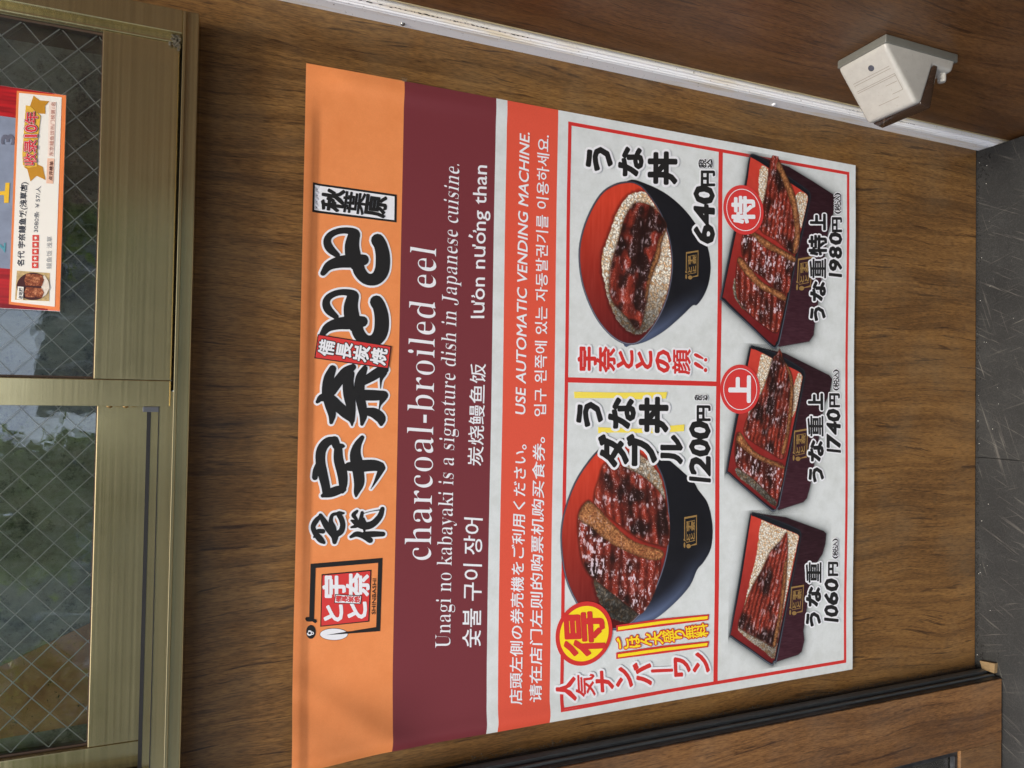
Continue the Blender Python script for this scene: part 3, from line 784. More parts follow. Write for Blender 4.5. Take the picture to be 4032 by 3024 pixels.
def smooth_poly(pts_, n=4):
    p = [np.array(q, float) for q in pts_]; m_ = len(p); o = []
    for i in range(m_):
        a, b, c, d = p[i - 1], p[i], p[(i + 1) % m_], p[(i + 2) % m_]
        for t in np.arange(n) / n:
            o.append(0.5 * (2 * b + (c - a) * t + (2 * a - 5 * b + 4 * c - d) * t * t + (3 * b - a - 3 * c + d) * t ** 3))
    return np.array(o)
class Pic:
    RES = 0.00062
    def __init__(s, pts_px, f):
        s.f = f; uv = px2uv([f(*q) for q in pts_px]); pad = 0.004
        s.u0, s.v0 = uv.min(0) - pad; u1, v1 = uv.max(0) + pad
        s.nu = int((u1 - s.u0) / s.RES); s.nv = int((v1 - s.v0) / s.RES)
        s.U, s.V = np.meshgrid(s.u0 + np.arange(s.nu) * s.RES, s.v0 + np.arange(s.nv) * s.RES)
        s.rgb = np.zeros((s.nv, s.nu, 3)); s.a = np.zeros((s.nv, s.nu))
    def sd(s, pts_, smooth=True, closed=True):
        uv = px2uv([s.f(*q) for q in pts_])
        if smooth: uv = smooth_poly(uv) if closed else uv
        return s.sduv(uv, closed)
    def sduv(s, uv, closed=True):
        d = np.full(s.U.shape, 1e9); inside = np.zeros(s.U.shape, bool); n = len(uv)
        for i in range(n if closed else n - 1):
            a = uv[i]; b = uv[(i + 1) % n]; e = b - a; L = e @ e + 1e-18
            wx = s.U - a[0]; wy = s.V - a[1]; t = np.clip((wx * e[0] + wy * e[1]) / L, 0, 1)
            d = np.minimum(d, (wx - e[0] * t) ** 2 + (wy - e[1] * t) ** 2)
            if closed:
                c = (a[1] > s.V) != (b[1] > s.V)
                inside ^= c & (s.U < e[0] * (s.V - a[1]) / (e[1] if abs(e[1]) > 1e-12 else 1e-12) + a[0])
        d = np.sqrt(d); return np.where(inside, -d, d)
    def put(s, m, color, alpha=True):
        m = np.clip(m, 0, 1)[..., None]; c = np.asarray(color, float)
        if c.ndim == 1: c = c[None, None, :]
        al = s.a[..., None]; na = m[..., 0] + s.a * (1 - m[..., 0])
        if alpha:
            s.rgb = np.where(na[..., None] > 1e-4, (c * m + s.rgb * al * (1 - m)) / np.maximum(na[..., None], 1e-4), s.rgb); s.a = na
        else: s.rgb = s.rgb * (1 - m) + c * m
    def cov(s, sd, soft=1.0): return np.clip(0.5 - sd / (s.RES * soft), 0, 1)
    def build(s, name, layer, label=None):
        keep = s.a > 0.02
        idx = -np.ones(s.U.shape, int)
        q = keep[:-1, :-1] | keep[1:, :-1] | keep[:-1, 1:] | keep[1:, 1:]
        use = np.zeros(s.U.shape, bool); use[:-1, :-1] |= q; use[1:, :-1] |= q; use[:-1, 1:] |= q; use[1:, 1:] |= q
        idx[use] = np.arange(use.sum())
        uv = np.stack([s.U[use], s.V[use]], 1); co = pverts(uv, layer); co[:, 2] -= poster.location[2]
        F = np.stack([idx[:-1, :-1][q], idx[:-1, 1:][q], idx[1:, 1:][q], idx[1:, :-1][q]], 1)
        me = bpy.data.meshes.new(name)
        me.vertices.add(len(co)); me.vertices.foreach_set('co', co.ravel())
        me.loops.add(F.size); me.loops.foreach_set('vertex_index', F.ravel().astype(np.int32))
        me.polygons.add(len(F)); me.polygons.foreach_set('loop_start', (np.arange(len(F)) * 4).astype(np.int32))
        me.update(calc_edges=True)
        ca = me.color_attributes.new('ink', 'FLOAT_COLOR', 'POINT')
        d = np.ones((len(co), 4)); d[:, :3] = lin(np.clip(s.rgb[use], 0, 255)); d[:, 3] = s.a[use]
        ca.data.foreach_set('color', d.ravel().astype(np.float32))
        me.materials.append(PICMAT)
        o = bpy.data.objects.new(name, me); COL.objects.link(o); o.parent = poster
        if label: o['label'] = label
        return o
def picmat():
    m = Mat('printed_picture'); a = m.n('ShaderNodeVertexColor'); a.layer_name = 'ink'
    m.set(a.outputs[0], 0.42, 0, 0.35); m.l(a.outputs[1], m.b.inputs['Alpha']); return m.m
PICMAT = picmat()

def rice(p, mask, warm=0.5, seed=1, shade=None, size=1.0, grain=True):
    n = fbm(p.U * 500, p.V * 500, seed); base = np.stack([184 + 50 * n, 138 + 50 * n, 94 + 40 * n], -1) * (1 - 0.25 * warm)
    p.put(mask, base)
    rng = np.random.default_rng(seed); ys, xs_ = np.where(mask > 0.5)
    if not len(ys): return
    num = int(len(ys) / 13 / size ** 2)
    for k in rng.choice(len(ys), num):
        cy, cx = ys[k], xs_[k]; w_ = 7; y0, y1, x0, x1 = max(0, cy - w_), cy + w_ + 1, max(0, cx - w_), cx + w_ + 1
        U = (p.U[y0:y1, x0:x1] - p.U[cy, cx]) * 1000; V = (p.V[y0:y1, x0:x1] - p.V[cy, cx]) * 1000
        a = rng.uniform(0, math.pi); x = U * math.cos(a) + V * math.sin(a); y = -U * math.sin(a) + V * math.cos(a)
        r = np.sqrt((x / (3.1 * size)) ** 2 + (y / (1.4 * size)) ** 2); m = np.clip((1.15 - r) * 4, 0, 1) * (mask[y0:y1, x0:x1])
        t = rng.uniform(0, 1); t = t * t; c = np.array([255, 250, 234]) * (1 - t) + np.array([224, 178, 126]) * t
        c = c * (1 - 0.35 * warm * rng.uniform(0.5, 1.2)); cc = c * (1.1 - 0.55 * np.clip(r, 0, 1.1) ** 4 + 0.06 * (y > 0))[..., None]
        p.rgb[y0:y1, x0:x1] = p.rgb[y0:y1, x0:x1] * (1 - m[..., None]) + cc * m[..., None]
    if shade is not None: p.rgb = p.rgb * (1 - (mask * shade)[..., None])
def eel(p, pts, ang, seed, gloss=0.5, skin=None, char=0.5, ridge=7.0):
    sd = p.sd(pts); sd = sd + 0.0011 * (fbm(p.U * 420, p.V * 420, seed) - 0.5); m = p.cov(sd, 1.3)
    p.put(p.cov(sd - 0.0016, 3) * 0.55, (26, 12, 9), True) if False else None
    ca, sa = math.cos(ang), math.sin(ang); s_ = (p.U * ca + p.V * sa) * 1000; t = (-p.U * sa + p.V * ca) * 1000
    t2 = t + 2.2 * fbm(s_ * 0.06, t * 0.06, seed + 3)
    n1 = fbm(s_ * 0.14, t * 0.35, seed + 1, 4); n2 = fbm(s_ * 0.9, t * 0.9, seed + 2, 3); rd = 0.5 + 0.5 * np.sin(2 * math.pi * (t2 + 3 * fbm(s_ * 0.12, t * 0.12, seed + 13, 2)) / ridge + seed)
    n3 = fbm(s_ * 0.05, t * 0.07, seed + 8, 2)
    v = np.clip(0.6 * n1 + 0.4 * n2 + 0.34 * rd - 0.16, 0, 1)[..., None]
    c = np.array([56, 16, 14]) * (1 - v) + np.array([206, 80, 56]) * v
    dk = np.clip((0.52 + 0.1 * char - n3) * 4.5 * char, 0, 0.85)[..., None]; c = c * (1 - dk) + np.array([30, 18, 16]) * dk
    comb = 0.5 + 0.5 * np.sin(2 * math.pi * s_ / 1.9 + 3 * n1); c = c * (0.86 + 0.22 * comb * rd)[..., None]
    hl = np.clip((n2 - 0.62) * 5, 0, 1) * np.clip(rd * 1.6 - 0.5, 0, 1) * gloss * 1.3 * (n1 > 0.40)
    hl2 = np.clip((fbm(s_ * 0.22, t * 0.5, seed + 5, 3) - 0.55) * 6, 0, 1) * np.clip((fbm(s_ * .08, t * .08, seed + 6, 2) - 0.42) * 5, 0, 1) * gloss
    h = np.clip(hl + hl2, 0, 0.92)[..., None]; c = c * (1 - h) + np.array([232, 216, 224]) * h
    e = np.clip(1 + sd / 0.0018, 0, 1)[..., None]; c = c * (1 - e * 0.35) + np.array([120, 62, 34]) * e * 0.35
    p.put(m, c)
    if skin:
        sk = p.sd(skin); ms = p.cov(sk + 0.0006 * (n2 - .5), 1.5); r_ = fbm(s_ * 0.5, t * 0.5, seed + 9, 3)[..., None]
        g_ = np.clip(-sk / 0.0035, 0, 1)[..., None]; cs = (np.array([70, 36, 20]) * (1 - r_) + np.array([220, 158, 100]) * r_) * (0.62 + 0.5 * g_); p.put(ms * (0.62 + 0.36 * (n2 > 0.42)), cs * (0.9 + 0.2 * comb)[..., None])
    return sd
def gold_mark(f, layer):
    e = bpy.data.objects.new('gold_emblem', None); COL.objects.link(e); e.parent = poster
    logo(f, GOLD, None, None, GOLD, None, None, layer, e, True)

def bowl(name, f, rim, body, rice_list, eels, label, hi):
    p = Pic(rim + body, f)
    sdb = p.sd(body); n = fbm(p.U * 60, p.V * 60, 5)
    uc = (p.U - p.u0) / (p.U.max() - p.u0); vc = (p.V - p.v0) / (p.V.max() - p.v0)
    # printed object: dark lacquer with a bluish sheen on one side
    sheen = np.clip(1.15 - uc * 2.6, 0, 1) * np.clip(1 - np.abs(-sdb - 0.006) / 0.018, 0, 1) * hi
    c = np.array([24, 25, 30])[None, None] + sheen[..., None] * np.array([60, 72, 92]) + 8 * (n[..., None] - .5)
    sw = np.clip((0.35 - uc) * 2, 0, 1)[..., None] * np.array([20, 24, 36]); p.put(p.cov(sdb), c + sw)
    sdr = p.sd(rim); p.put(p.cov(sdr), (28, 30, 38))
    p.put(np.exp(-((sdr + 0.0012) / 0.0008) ** 2) * (0.35 + 0.5 * (1 - uc)) * p.cov(sdr), (150, 156, 176), False)
    g = np.clip(uc * 1.15 - 0.05 + 0.25 * (vc - 0.5), 0, 1)[..., None]; st = (fbm(p.U * 40, p.V * 400, 3, 2)[..., None] - .5) * 16
    inner = np.array([88, 24, 26]) * (1 - g) + np.array([206, 66, 44]) * g + st; p.put(p.cov(sdr + 0.0022), inner)
    for pts_, warm, seed in rice_list:
        sd = p.sd(pts_) + 0.003 * (fbm(p.U * 300, p.V * 300, seed) - .5); m = p.cov(np.maximum(sd, sdr + 0.003), 1.5)
        p.put(p.cov(np.maximum(sd - 0.003, sdr + 0.003), 6) * 0.5, (50, 14, 12), False)
        rice(p, m, warm, seed, shade=np.clip(0.75 - uc * 1.7, 0, 0.55))
    for e in eels:
        sdx = p.sd(e['pts']); p.put(p.cov(np.maximum(sdx - 0.0015, sdr + 0.003), 5) * 0.55, (30, 12, 9), False); eel(p, **e)
    return p.build(name, 2, label)

F6 = lambda x, y: (2180 + x * 0.6028, 500 + y * 0.6028)
bowl('bowl_picture', F6, [(480, 355), (390, 375), (300, 440), (215, 590), (165, 760), (163, 920), (195, 1080), (270, 1250), (370, 1370), (470, 1422), (560, 1405), (660, 1290), (735, 1130), (772, 960), (772, 820), (745, 680), (690, 540), (600, 410), (540, 365)],
     [(480, 353), (600, 372), (750, 450), (880, 575), (985, 745), (1018, 890), (1008, 1010), (975, 1100), (930, 1162), (900, 1168), (830, 1235), (720, 1330), (600, 1400), (500, 1424), (440, 1400), (330, 1000), (380, 500)],
     [([(490, 450), (600, 425), (660, 500), (740, 620), (775, 800), (772, 950), (745, 1090), (680, 1240), (610, 1320), (540, 1355), (450, 1310), (370, 1180), (330, 1030), (310, 900), (325, 800), (370, 680), (410, 560)], 0.25, 11)],
     [dict(pts=[(515, 510), (560, 495), (640, 520), (700, 580), (735, 650), (700, 750), (685, 850), (625, 1000), (600, 1150), (550, 1325), (470, 1240), (385, 1150), (360, 1060), (372, 900), (420, 740), (460, 600)], ang=-0.15, seed=21, gloss=0.55, char=1.1, ridge=24,
           skin=[(735, 660), (700, 760), (688, 850), (628, 1000), (602, 1130), (590, 1110), (615, 960), (660, 830), (680, 740)])], 'printed bowl with one eel fillet', 0.9)
gold_mark(lambda x, y: F6(852 + (x - 110) * 0.16, 806 + (y - 170) * 0.33), 4)
F7 = lambda x, y: (2180 + x * 0.7834, 1450 + y * 0.7834)
bowl('bowl_picture', F7, [(330, 357), (230, 400), (120, 540), (55, 700), (32, 850), (55, 1050), (130, 1210), (225, 1297), (300, 1312), (400, 1270), (500, 1130), (565, 950), (582, 780), (565, 600), (520, 480), (440, 390)],
     [(330, 355), (430, 370), (540, 430), (690, 560), (725, 612), (772, 680), (794, 790), (786, 900), (750, 970), (715, 1012), (680, 1090), (600, 1180), (500, 1260), (400, 1295), (300, 1314), (200, 1200), (150, 700), (220, 450)],
     [([(370, 430), (440, 440), (520, 520), (555, 640), (540, 700), (440, 620), (370, 520)], 1.0, 31), ([(200, 1060), (260, 1090), (330, 1150), (420, 1220), (430, 1250), (360, 1275), (270, 1240), (225, 1160)], 1.5, 32)],
     [dict(pts=[(255, 480), (330, 490), (440, 540), (520, 610), (562, 680), (580, 780), (572, 885), (520, 885), (430, 855), (330, 785), (215, 695), (203, 640), (225, 560)], ang=0.12, seed=41, gloss=0.8, char=0.6, ridge=12),
      dict(pts=[(165, 670), (200, 690), (300, 800), (400, 880), (520, 945), (525, 1020), (500, 1130), (440, 1230), (400, 1215), (330, 1160), (230, 1080), (160, 1010), (130, 900), (123, 740)], ang=-0.06, seed=47, gloss=1.25, char=0.5, ridge=12,
           skin=[(122, 738), (165, 668), (212, 692), (300, 785), (400, 868), (543, 915), (530, 962), (450, 955), (330, 905), (250, 855), (180, 795), (140, 775)])], 'printed bowl with two eel fillets', 1.0)
gold_mark(lambda x, y: F7(648 + (x - 110) * 0.125, 735 + (y - 170) * 0.29), 4)

def lbox(f, rim, body, inner, rices, eels, label):
    p = Pic(rim + body + [(q[0] + 25, q[1]) for q in body], f)
    sdb = p.sd(body, False); sdr = p.sd(rim)
    sh = np.minimum(sdb, sdr)
    p.put(np.exp(-np.clip(sh, 0, 1) / 0.0045) * 0.62, (86, 92, 92))                # the soft shadow that is printed round the picture
    st = fbm(p.U * 900, p.V * 120, 3, 2)[..., None]; uc = ((p.U - p.u0) / (p.U.max() - p.u0))[..., None]
    p.put(p.cov(sdb), np.array([40, 20, 26]) + (st - .5) * 26 + (1 - uc) * np.array([26, 14, 18]))
    p.put(p.cov(sdr), (22, 26, 32)); p.put(np.exp(-((sdr + 0.0009) / 0.0006) ** 2) * (0.15 + 0.6 * (1 - uc[..., 0]) ** 2) * p.cov(sdr), (150, 158, 176), False)
    sdi = p.sd(inner); g = np.clip(uc * 1.1, 0, 1)
    p.put(p.cov(sdi), np.array([96, 24, 28]) * (1 - g) + np.array([202, 66, 52]) * g + (fbm(p.U * 120, p.V * 120, 9)[..., None] - .5) * 14)
    for pts_, warm, seed in rices:
        sd = p.sd(pts_) + 0.002 * (fbm(p.U * 400, p.V * 400, seed) - .5); rice(p, p.cov(np.maximum(sd, sdi + 0.0006), 1.5), warm, seed, shade=np.clip(0.55 - uc[..., 0] * 1.4, 0, 0.5), size=0.72)
    for e in eels:
        sdx = p.sd(e['pts']); p.put(p.cov(sdx - 0.001, 4) * 0.6, (26, 10, 9), False); eel(p, **e)
    return p.build('lunch_box_picture', 2, label)
FB = lambda x, y: (2800 + x * 0.4521, 1950 + y * 0.4521)
lbox(FB, [(372, 150), (560, 210), (735, 285), (772, 320), (768, 400), (690, 800), (575, 1400), (545, 1452), (510, 1475), (330, 1350), (170, 1238), (156, 1190), (230, 750), (322, 210), (342, 160)],
     [(372, 152), (640, 190), (970, 310), (992, 332), (985, 420), (960, 510), (920, 570), (870, 700), (820, 1030), (798, 1180), (806, 1260), (782, 1358), (752, 1386), (550, 1452), (480, 1300), (600, 400), (380, 170)],
     [(350, 180), (420, 205), (560, 265), (715, 325), (752, 350), (748, 400), (670, 800), (560, 1370), (535, 1435), (505, 1450), (330, 1325), (172, 1215), (170, 1180), (250, 750), (335, 210)],
     [([(435, 212), (560, 270), (715, 325), (750, 360), (735, 440), (660, 800), (560, 1340), (530, 1415), (450, 1350), (340, 1270), (245, 1190), (230, 1130), (270, 1000), (325, 760), (385, 520)], 0.3, 51)],
     [dict(pts=[(645, 322), (600, 390), (560, 430), (500, 500), (430, 650), (345, 800), (270, 1000), (230, 1130), (300, 1190), (450, 1270), (555, 1312), (600, 1100), (640, 800), (655, 520), (655, 380)], ang=-0.28, seed=61, gloss=0.55, char=0.6, ridge=6.5,
           skin=[(652, 560), (640, 800), (602, 1080), (556, 1305), (530, 1295), (575, 1050), (605, 800), (625, 600)])], 'printed lacquer box with a single long eel fillet')
FA = lambda x, y: (2800 + x * 0.4823, 1300 + y * 0.4823)
lbox(FA, [(342, 128), (520, 185), (722, 300), (762, 345), (757, 430), (670, 860), (562, 1370), (545, 1440), (505, 1477), (470, 1465), (300, 1320), (138, 1175), (120, 1130), (200, 690), (296, 190), (315, 138)],
     [(342, 130), (600, 190), (960, 368), (985, 400), (962, 520), (920, 600), (870, 900), (800, 1270), (772, 1370), (742, 1402), (540, 1468), (480, 1300), (600, 400), (360, 150)],
     [(330, 155), (420, 190), (560, 265), (705, 335), (738, 370), (735, 430), (650, 860), (545, 1360), (525, 1430), (500, 1455), (300, 1295), (150, 1160), (138, 1120), (222, 690), (312, 200)],
     [([(410, 195), (500, 225), (490, 300), (430, 480), (330, 660), (300, 690), (350, 450), (385, 300)], 0.3, 71), ([(715, 345), (740, 380), (725, 470), (690, 640), (655, 700), (665, 500), (690, 400)], 0.5, 72),
      ([(205, 1120), (340, 1220), (480, 1355), (525, 1400), (500, 1430), (350, 1300), (215, 1190)], 1.4, 73)],
     [dict(pts=[(550, 150), (530, 200), (500, 230), (460, 370), (400, 530), (310, 680), (266, 830), (330, 905), (460, 985), (582, 1045), (620, 900), (660, 660), (668, 470), (645, 340), (590, 250), (568, 180)], ang=-0.2, seed=81, gloss=0.75, char=0.6, ridge=6.5,
           skin=[(668, 480), (660, 660), (622, 890), (590, 1010), (565, 990), (600, 860), (630, 640), (640, 420), (600, 270), (620, 290), (650, 360)]),
      dict(pts=[(230, 840), (200, 880), (205, 1100), (340, 1210), (480, 1350), (530, 1375), (560, 1300), (587, 1110), (480, 1065), (370, 1010), (290, 930)], ang=-0.05, seed=85, gloss=1.3, char=0.45, ridge=9,
           skin=[(215, 850), (240, 838), (295, 925), (375, 1005), (485, 1060), (590, 1108), (578, 1130), (470, 1095), (350, 1040), (250, 960), (205, 905)])], 'printed lacquer box with two eel pieces')
F8 = lambda x, y: (2800 + x * 0.5063, 560 + y * 0.5063)
lbox(F8, [(335, 98), (440, 160), (600, 270), (735, 365), (768, 415), (750, 520), (650, 950), (540, 1500), (515, 1580), (470, 1598), (300, 1440), (85, 1240), (70, 1180), (160, 740), (255, 330), (290, 125)],
     [(335, 100), (600, 195), (790, 310), (960, 420), (940, 560), (900, 700), (800, 1420), (792, 1500), (758, 1550), (520, 1592), (460, 1400), (600, 400), (360, 120)],
     [(318, 128), (430, 195), (580, 300), (715, 390), (745, 430), (730, 520), (630, 950), (525, 1480), (500, 1555), (470, 1572), (300, 1415), (100, 1220), (88, 1175), (180, 740), (270, 340), (298, 140)],
     [([(385, 190), (435, 215), (430, 330), (400, 470), (370, 500), (365, 300)], 0.3, 91), ([(680, 390), (740, 420), (725, 540), (690, 670), (672, 560), (650, 440)], 0.4, 92), ([(175, 1060), (200, 1200), (260, 1300), (230, 1290), (165, 1180)], 1.3, 93)],
     [dict(pts=[(492, 72), (460, 130), (450, 180), (430, 330), (400, 480), (368, 670), (500, 765), (642, 875), (680, 745), (668, 550), (640, 400), (585, 270), (525, 140), (510, 80)], ang=-0.15, seed=101, gloss=0.75, char=0.6, ridge=7,
           skin=[(530, 160), (585, 275), (640, 405), (670, 560), (680, 740), (650, 860), (625, 850), (640, 700), (625, 540), (585, 400), (530, 260), (500, 180)]),
      dict(pts=[(320, 705), (240, 730), (235, 880), (300, 985), (400, 1055), (500, 1150), (592, 1170), (620, 1010), (642, 900), (520, 830), (420, 765)], ang=-0.1, seed=105, gloss=1.2, char=0.45, ridge=9,
           skin=[(285, 712), (325, 705), (425, 765), (525, 828), (645, 895), (630, 935), (510, 870), (400, 815), (330, 745)]),
      dict(pts=[(212, 900), (190, 1000), (188, 1180), (240, 1285), (370, 1400), (490, 1480), (530, 1420), (572, 1200), (490, 1150), (380, 1090), (270, 960)], ang=-0.05, seed=109, gloss=1.3, char=0.45, ridge=9,
           skin=[(195, 930), (220, 898), (275, 955), (385, 1085), (495, 1148), (575, 1200), (560, 1235), (470, 1190), (360, 1130), (260, 1030)])], 'printed lacquer box with three eel pieces')
for f in (FB, FA, F8):
    x0, y0 = {FB: (680, 775), FA: (665, 800), F8: (658, 888)}[f]
    gold_mark(lambda x, y, f=f, x0=x0, y0=y0: f(x0 + (x - 110) * 0.22 + 0.05 * (y - 170) * -0.3, y0 + (y - 170) * 0.46), 4)

# --- menu lettering
def rowcell(f, cells, mat=INK, r=0.05, halo=0.075, hm=WHT, layer=6, ink=False, name='lettering'):
    out = []
    for ch, x0, y0, x1, y1 in cells:        # x0 top, x1 bottom, y0 world right, y1 world left in crop pixels
        out.append((ch, f(x1, y1), f(x1, y0), f(x0, y1), ink or ch[0] in '０', 1.0))
    return emit(out, mat, halo, hm, r, layer, name)
BR = 0.052
rowcell(F6, [('う', 200, 105, 390, 315), ('な', 415, 130, 590, 335), ('丼', 615, 165, 805, 380)], r=BR)
D = lambda s: s
def price(f, digits, yen, tax, xt, xb, layer=6, tax_vertical=False):
    cells = [(D(ch) if ch != '1' else 'I', f(xb, y1), f(xb, y0), f(xt, y1), True, 0.9) for ch, y0, y1 in digits]
    o = emit(cells, INK, 0.075, WHT, 0.045, layer, 'price', shear=0.08)
    emit([('円', f(yen[2], yen[1]), f(yen[2], yen[0]), f(yen[3], yen[1]), True, 1.0)], INK, 0.08, WHT, 0.045, layer, 'price')
    if tax:
        y0, y1, x0, x1 = tax
        if tax_vertical: emit(vcells('︵税込︶', f(x0 + 8, (y0 + y1) / 2), f(x1 - 8, (y0 + y1) / 2), (y1 - y0) / 2 * TV[0], TV[1]), INK, 0.08, WHT, 0.03, layer, 'tax_note')
        else:
            W_ = y1 - y0; seq = [('(', y1, y1 - .14 * W_), ('税', y1 - .14 * W_, y1 - .5 * W_), ('込', y1 - .5 * W_, y1 - .86 * W_), (')', y1 - .86 * W_, y0)]
            emit([(ch, f(x1, a), f(x1, b), f(x0, a), True, .8) for ch, a, b in seq], INK, 0.09, WHT, 0.03, layer, 'tax_note')
TV = (0.6, 14)
price(F6, [('6', 650, 760), ('4', 522, 640), ('0', 398, 505)], (292, 385, 1045, 960), (212, 272, 925, 1050), 915, 1040, tax_vertical=True)
emit(vcells('宇奈ととの顔', F6(215, 1515), F6(830, 1535), 50, 38), RED, 0.085, WHT, 0.045, 6)
emit([('!', F6(985, 1540), F6(1000, 1510), F6(905, 1500), True, 1), ('!', F6(985, 1610), F6(1000, 1575), F6(905, 1560), True, 1)], RED, 0.07, WHT, 0.03, 6)
# double bowl
poly_px('highlight_stroke', [(98, 118), (330, 122), (567, 120), (560, 152), (430, 156), (300, 150), (100, 150)], PYEL, 5, ox=2180, oy=1450, s=0.7834)
poly_px('highlight_stroke', [(220, 296), (420, 304), (655, 282), (652, 316), (500, 326), (300, 322), (220, 326)], PYEL, 5, ox=2180, oy=1450, s=0.7834)
rowcell(F7, [('う', 105, 145, 250, 315), ('な', 268, 145, 415, 312), ('丼', 428, 145, 575, 325)], r=BR)
rowcell(F7, [('ダ', 225, 335, 378, 500), ('ブ', 370, 335, 525, 505), ('ル', 525, 335, 655, 485)], r=BR, layer=7)
TV = (0.6, 14)
price(F7, [('1', 548, 578), ('2', 450, 535), ('0', 365, 442), ('0', 275, 356)], (190, 262, 782, 718), (130, 166, 690, 785), 682, 780, layer=7, tax_vertical=True)
emit(vcells('人気ナンバーワン'.replace('ー', '｜'), F7(60, 1608), F7(735, 1480), 46, 40, rot=0.05), RED, 0.095, WHT, 0.048, 6)
def bar(y0, y1, layer=6):
    poly_px('red_stroke', [F7(308, y0 - 16), F7(540, y0 - 50), F7(775, y1 - 16), F7(772, y1 + 14), F7(540, y0 - 12), F7(310, y0 + 16)], RED, layer)
    poly_px('yellow_stroke', [F7(318, y0 - 8), F7(540, y0 - 39), F7(768, y1 - 8), F7(766, y1 + 7), F7(540, y0 - 24), F7(318, y0 + 8)], YEL, layer + 1)
bar(1305, 1250); bar(1442, 1385)
emit(vcells('ごはん大盛り無料', F7(345, 1382), F7(740, 1314), 27, 25, rot=0.12), YEL, 0.075, RED, 0.03, 6)
c0 = np.array(P(*F7(150, 1330))); rr = np.linalg.norm(np.array(P(*F7(150, 1170))) - c0)
disc('badge', c0, rr, RED, 6.8); disc('badge_face', c0, rr * 0.86, YEL, 7.6); emit(vcells('得', F7(152, 1330), F7(152, 1330), 88, 84, rot=0.05), RED, 0, None, 0.05, 8.5)
for f, ch, x, y, yt in ((FA, '上', 232, 482, 282), (F8, '特', 245, 530, 338)):
    c0 = np.array(P(*f(x, y))); rr = np.linalg.norm(np.array(P(*f(x, yt))) - c0)
    disc('badge', c0, rr, DRED, 7); disc('badge_ring', c0, rr * 0.85, WHT, 8, inner=0.965)
    hw = (y - yt) * {FA: .4823, F8: .5063}[f] * 0.56
    emit(vcells(ch, f(x, y), f(x, y), hw, hw * 0.86), WHT, 0, None, 0.05, 9)
# box menu names
rowcell(FB, [('う', 812, 990, 955, 1160), ('な', 815, 790, 955, 975), ('重', 812, 575, 960, 765)], r=BR, layer=7)
price(FB, [('1', 1068, 1108), ('0', 965, 1055), ('6', 850, 950), ('0', 735, 832)], (582, 695, 1092, 1010), (375, 548, 1045, 1095), 982, 1095, 7)
rowcell(FA, [('う', 780, 1095, 915, 1260), ('な', 780, 895, 915, 1080), ('重', 778, 695, 918, 872), ('上', 785, 515, 915, 655)], r=BR, layer=7)
price(FA, [('1', 972, 1005), ('7', 865, 962), ('4', 760, 850), ('0', 655, 745)], (520, 625, 1040, 960), (322, 492, 990, 1038), 938, 1042, 7)
rowcell(F8, [('う', 755, 1260, 888, 1410), ('な', 758, 1080, 888, 1245), ('重', 752, 905, 892, 1065), ('特', 748, 725, 892, 885), ('上', 758, 560, 888, 690)], r=BR, layer=7)
price(F8, [('1', 1022, 1058), ('9', 925, 1005), ('8', 825, 905), ('0', 715, 800)], (592, 698, 1002, 930), (398, 560, 948, 1000), 908, 1002, 7)

# ------------------------------------------------------------------ listing sign stuck on the window glass
SY = -0.0072
def W(px, py): h = hit(px, py, 1, SY); return (h[0], h[2])
sticker = thing('window_sign', (0.18, SY, 0.573), 'red and orange restaurant listing sign on the window glass, white card along its foot', 'sign')
def wv(uv, ly): uv = np.asarray(uv); return np.stack([uv[:, 0], np.full(len(uv), SY - ly * 0.00015), uv[:, 1]], 1)
def wpoly(name, pts_, mat, ly, world=False):
    q = [(W(*p_) if not world else p_) for p_ in pts_]; V, T = union([q]); return newmesh(name, wv(V, ly), T, mat, sticker)
sx0, sx1, sz0 = W(235, 1225)[0], W(262, 376)[0], (W(235, 1225)[1] + W(262, 376)[1]) / 2
box('sign_back', sx0 - 0.0002, sx1 + 0.0002, SY + 0.0002, SY + 0.0010, sz0, sz0 + 0.30, WHT, sticker)
def redm():
    m = Mat('print_red_curtain'); s = m.noise(m.mapping((1, 1, 0.12)), 190, 2)
    return m.set(m.ramp(s, [(0.3, col4((120, 14, 20))), (0.7, col4((206, 34, 38)))]), 0.35)
REDC = redm(); GREYP = plain('print_grey_blue', (142, 152, 170), 0.35, var=0.14, scale=60); SORANGE = plain('print_soft_orange', (238, 130, 92), 0.35, var=0.08, scale=50)
def wrect(name, u0, u1, z0, z1, mat, ly): return newmesh(name, wv([(u0, z0), (u1, z0), (u1, z1), (u0, z1)], ly), [(0, 1, 2, 3)], mat, sticker)
wrect('sign_foot', sx0, sx1, sz0, sz0 + 0.009, SORANGE, 1); wrect('red_field', sx0, sx1, sz0 + 0.009, sz0 + 0.30, REDC, 1)
wrect('grey_field', W(30, 1058)[0], W(40, 462)[0], sz0 + 0.02, sz0 + 0.26, GREYP, 2)
CO, CWH = plain('card_orange', (246, 140, 76), 0.35), plain('card_white', (250, 246, 232), 0.35, var=0.01)
k = 1 / 1.277
Q = lambda x, y: (x * k, y * k)
wpoly('card_border', [Q(85, 457), Q(333, 482), Q(300, 1560), Q(45, 1530)], CO, 3)
wpoly('card', [Q(97, 468), Q(311, 491), Q(276, 1543), Q(57, 1518)], CWH, 4)
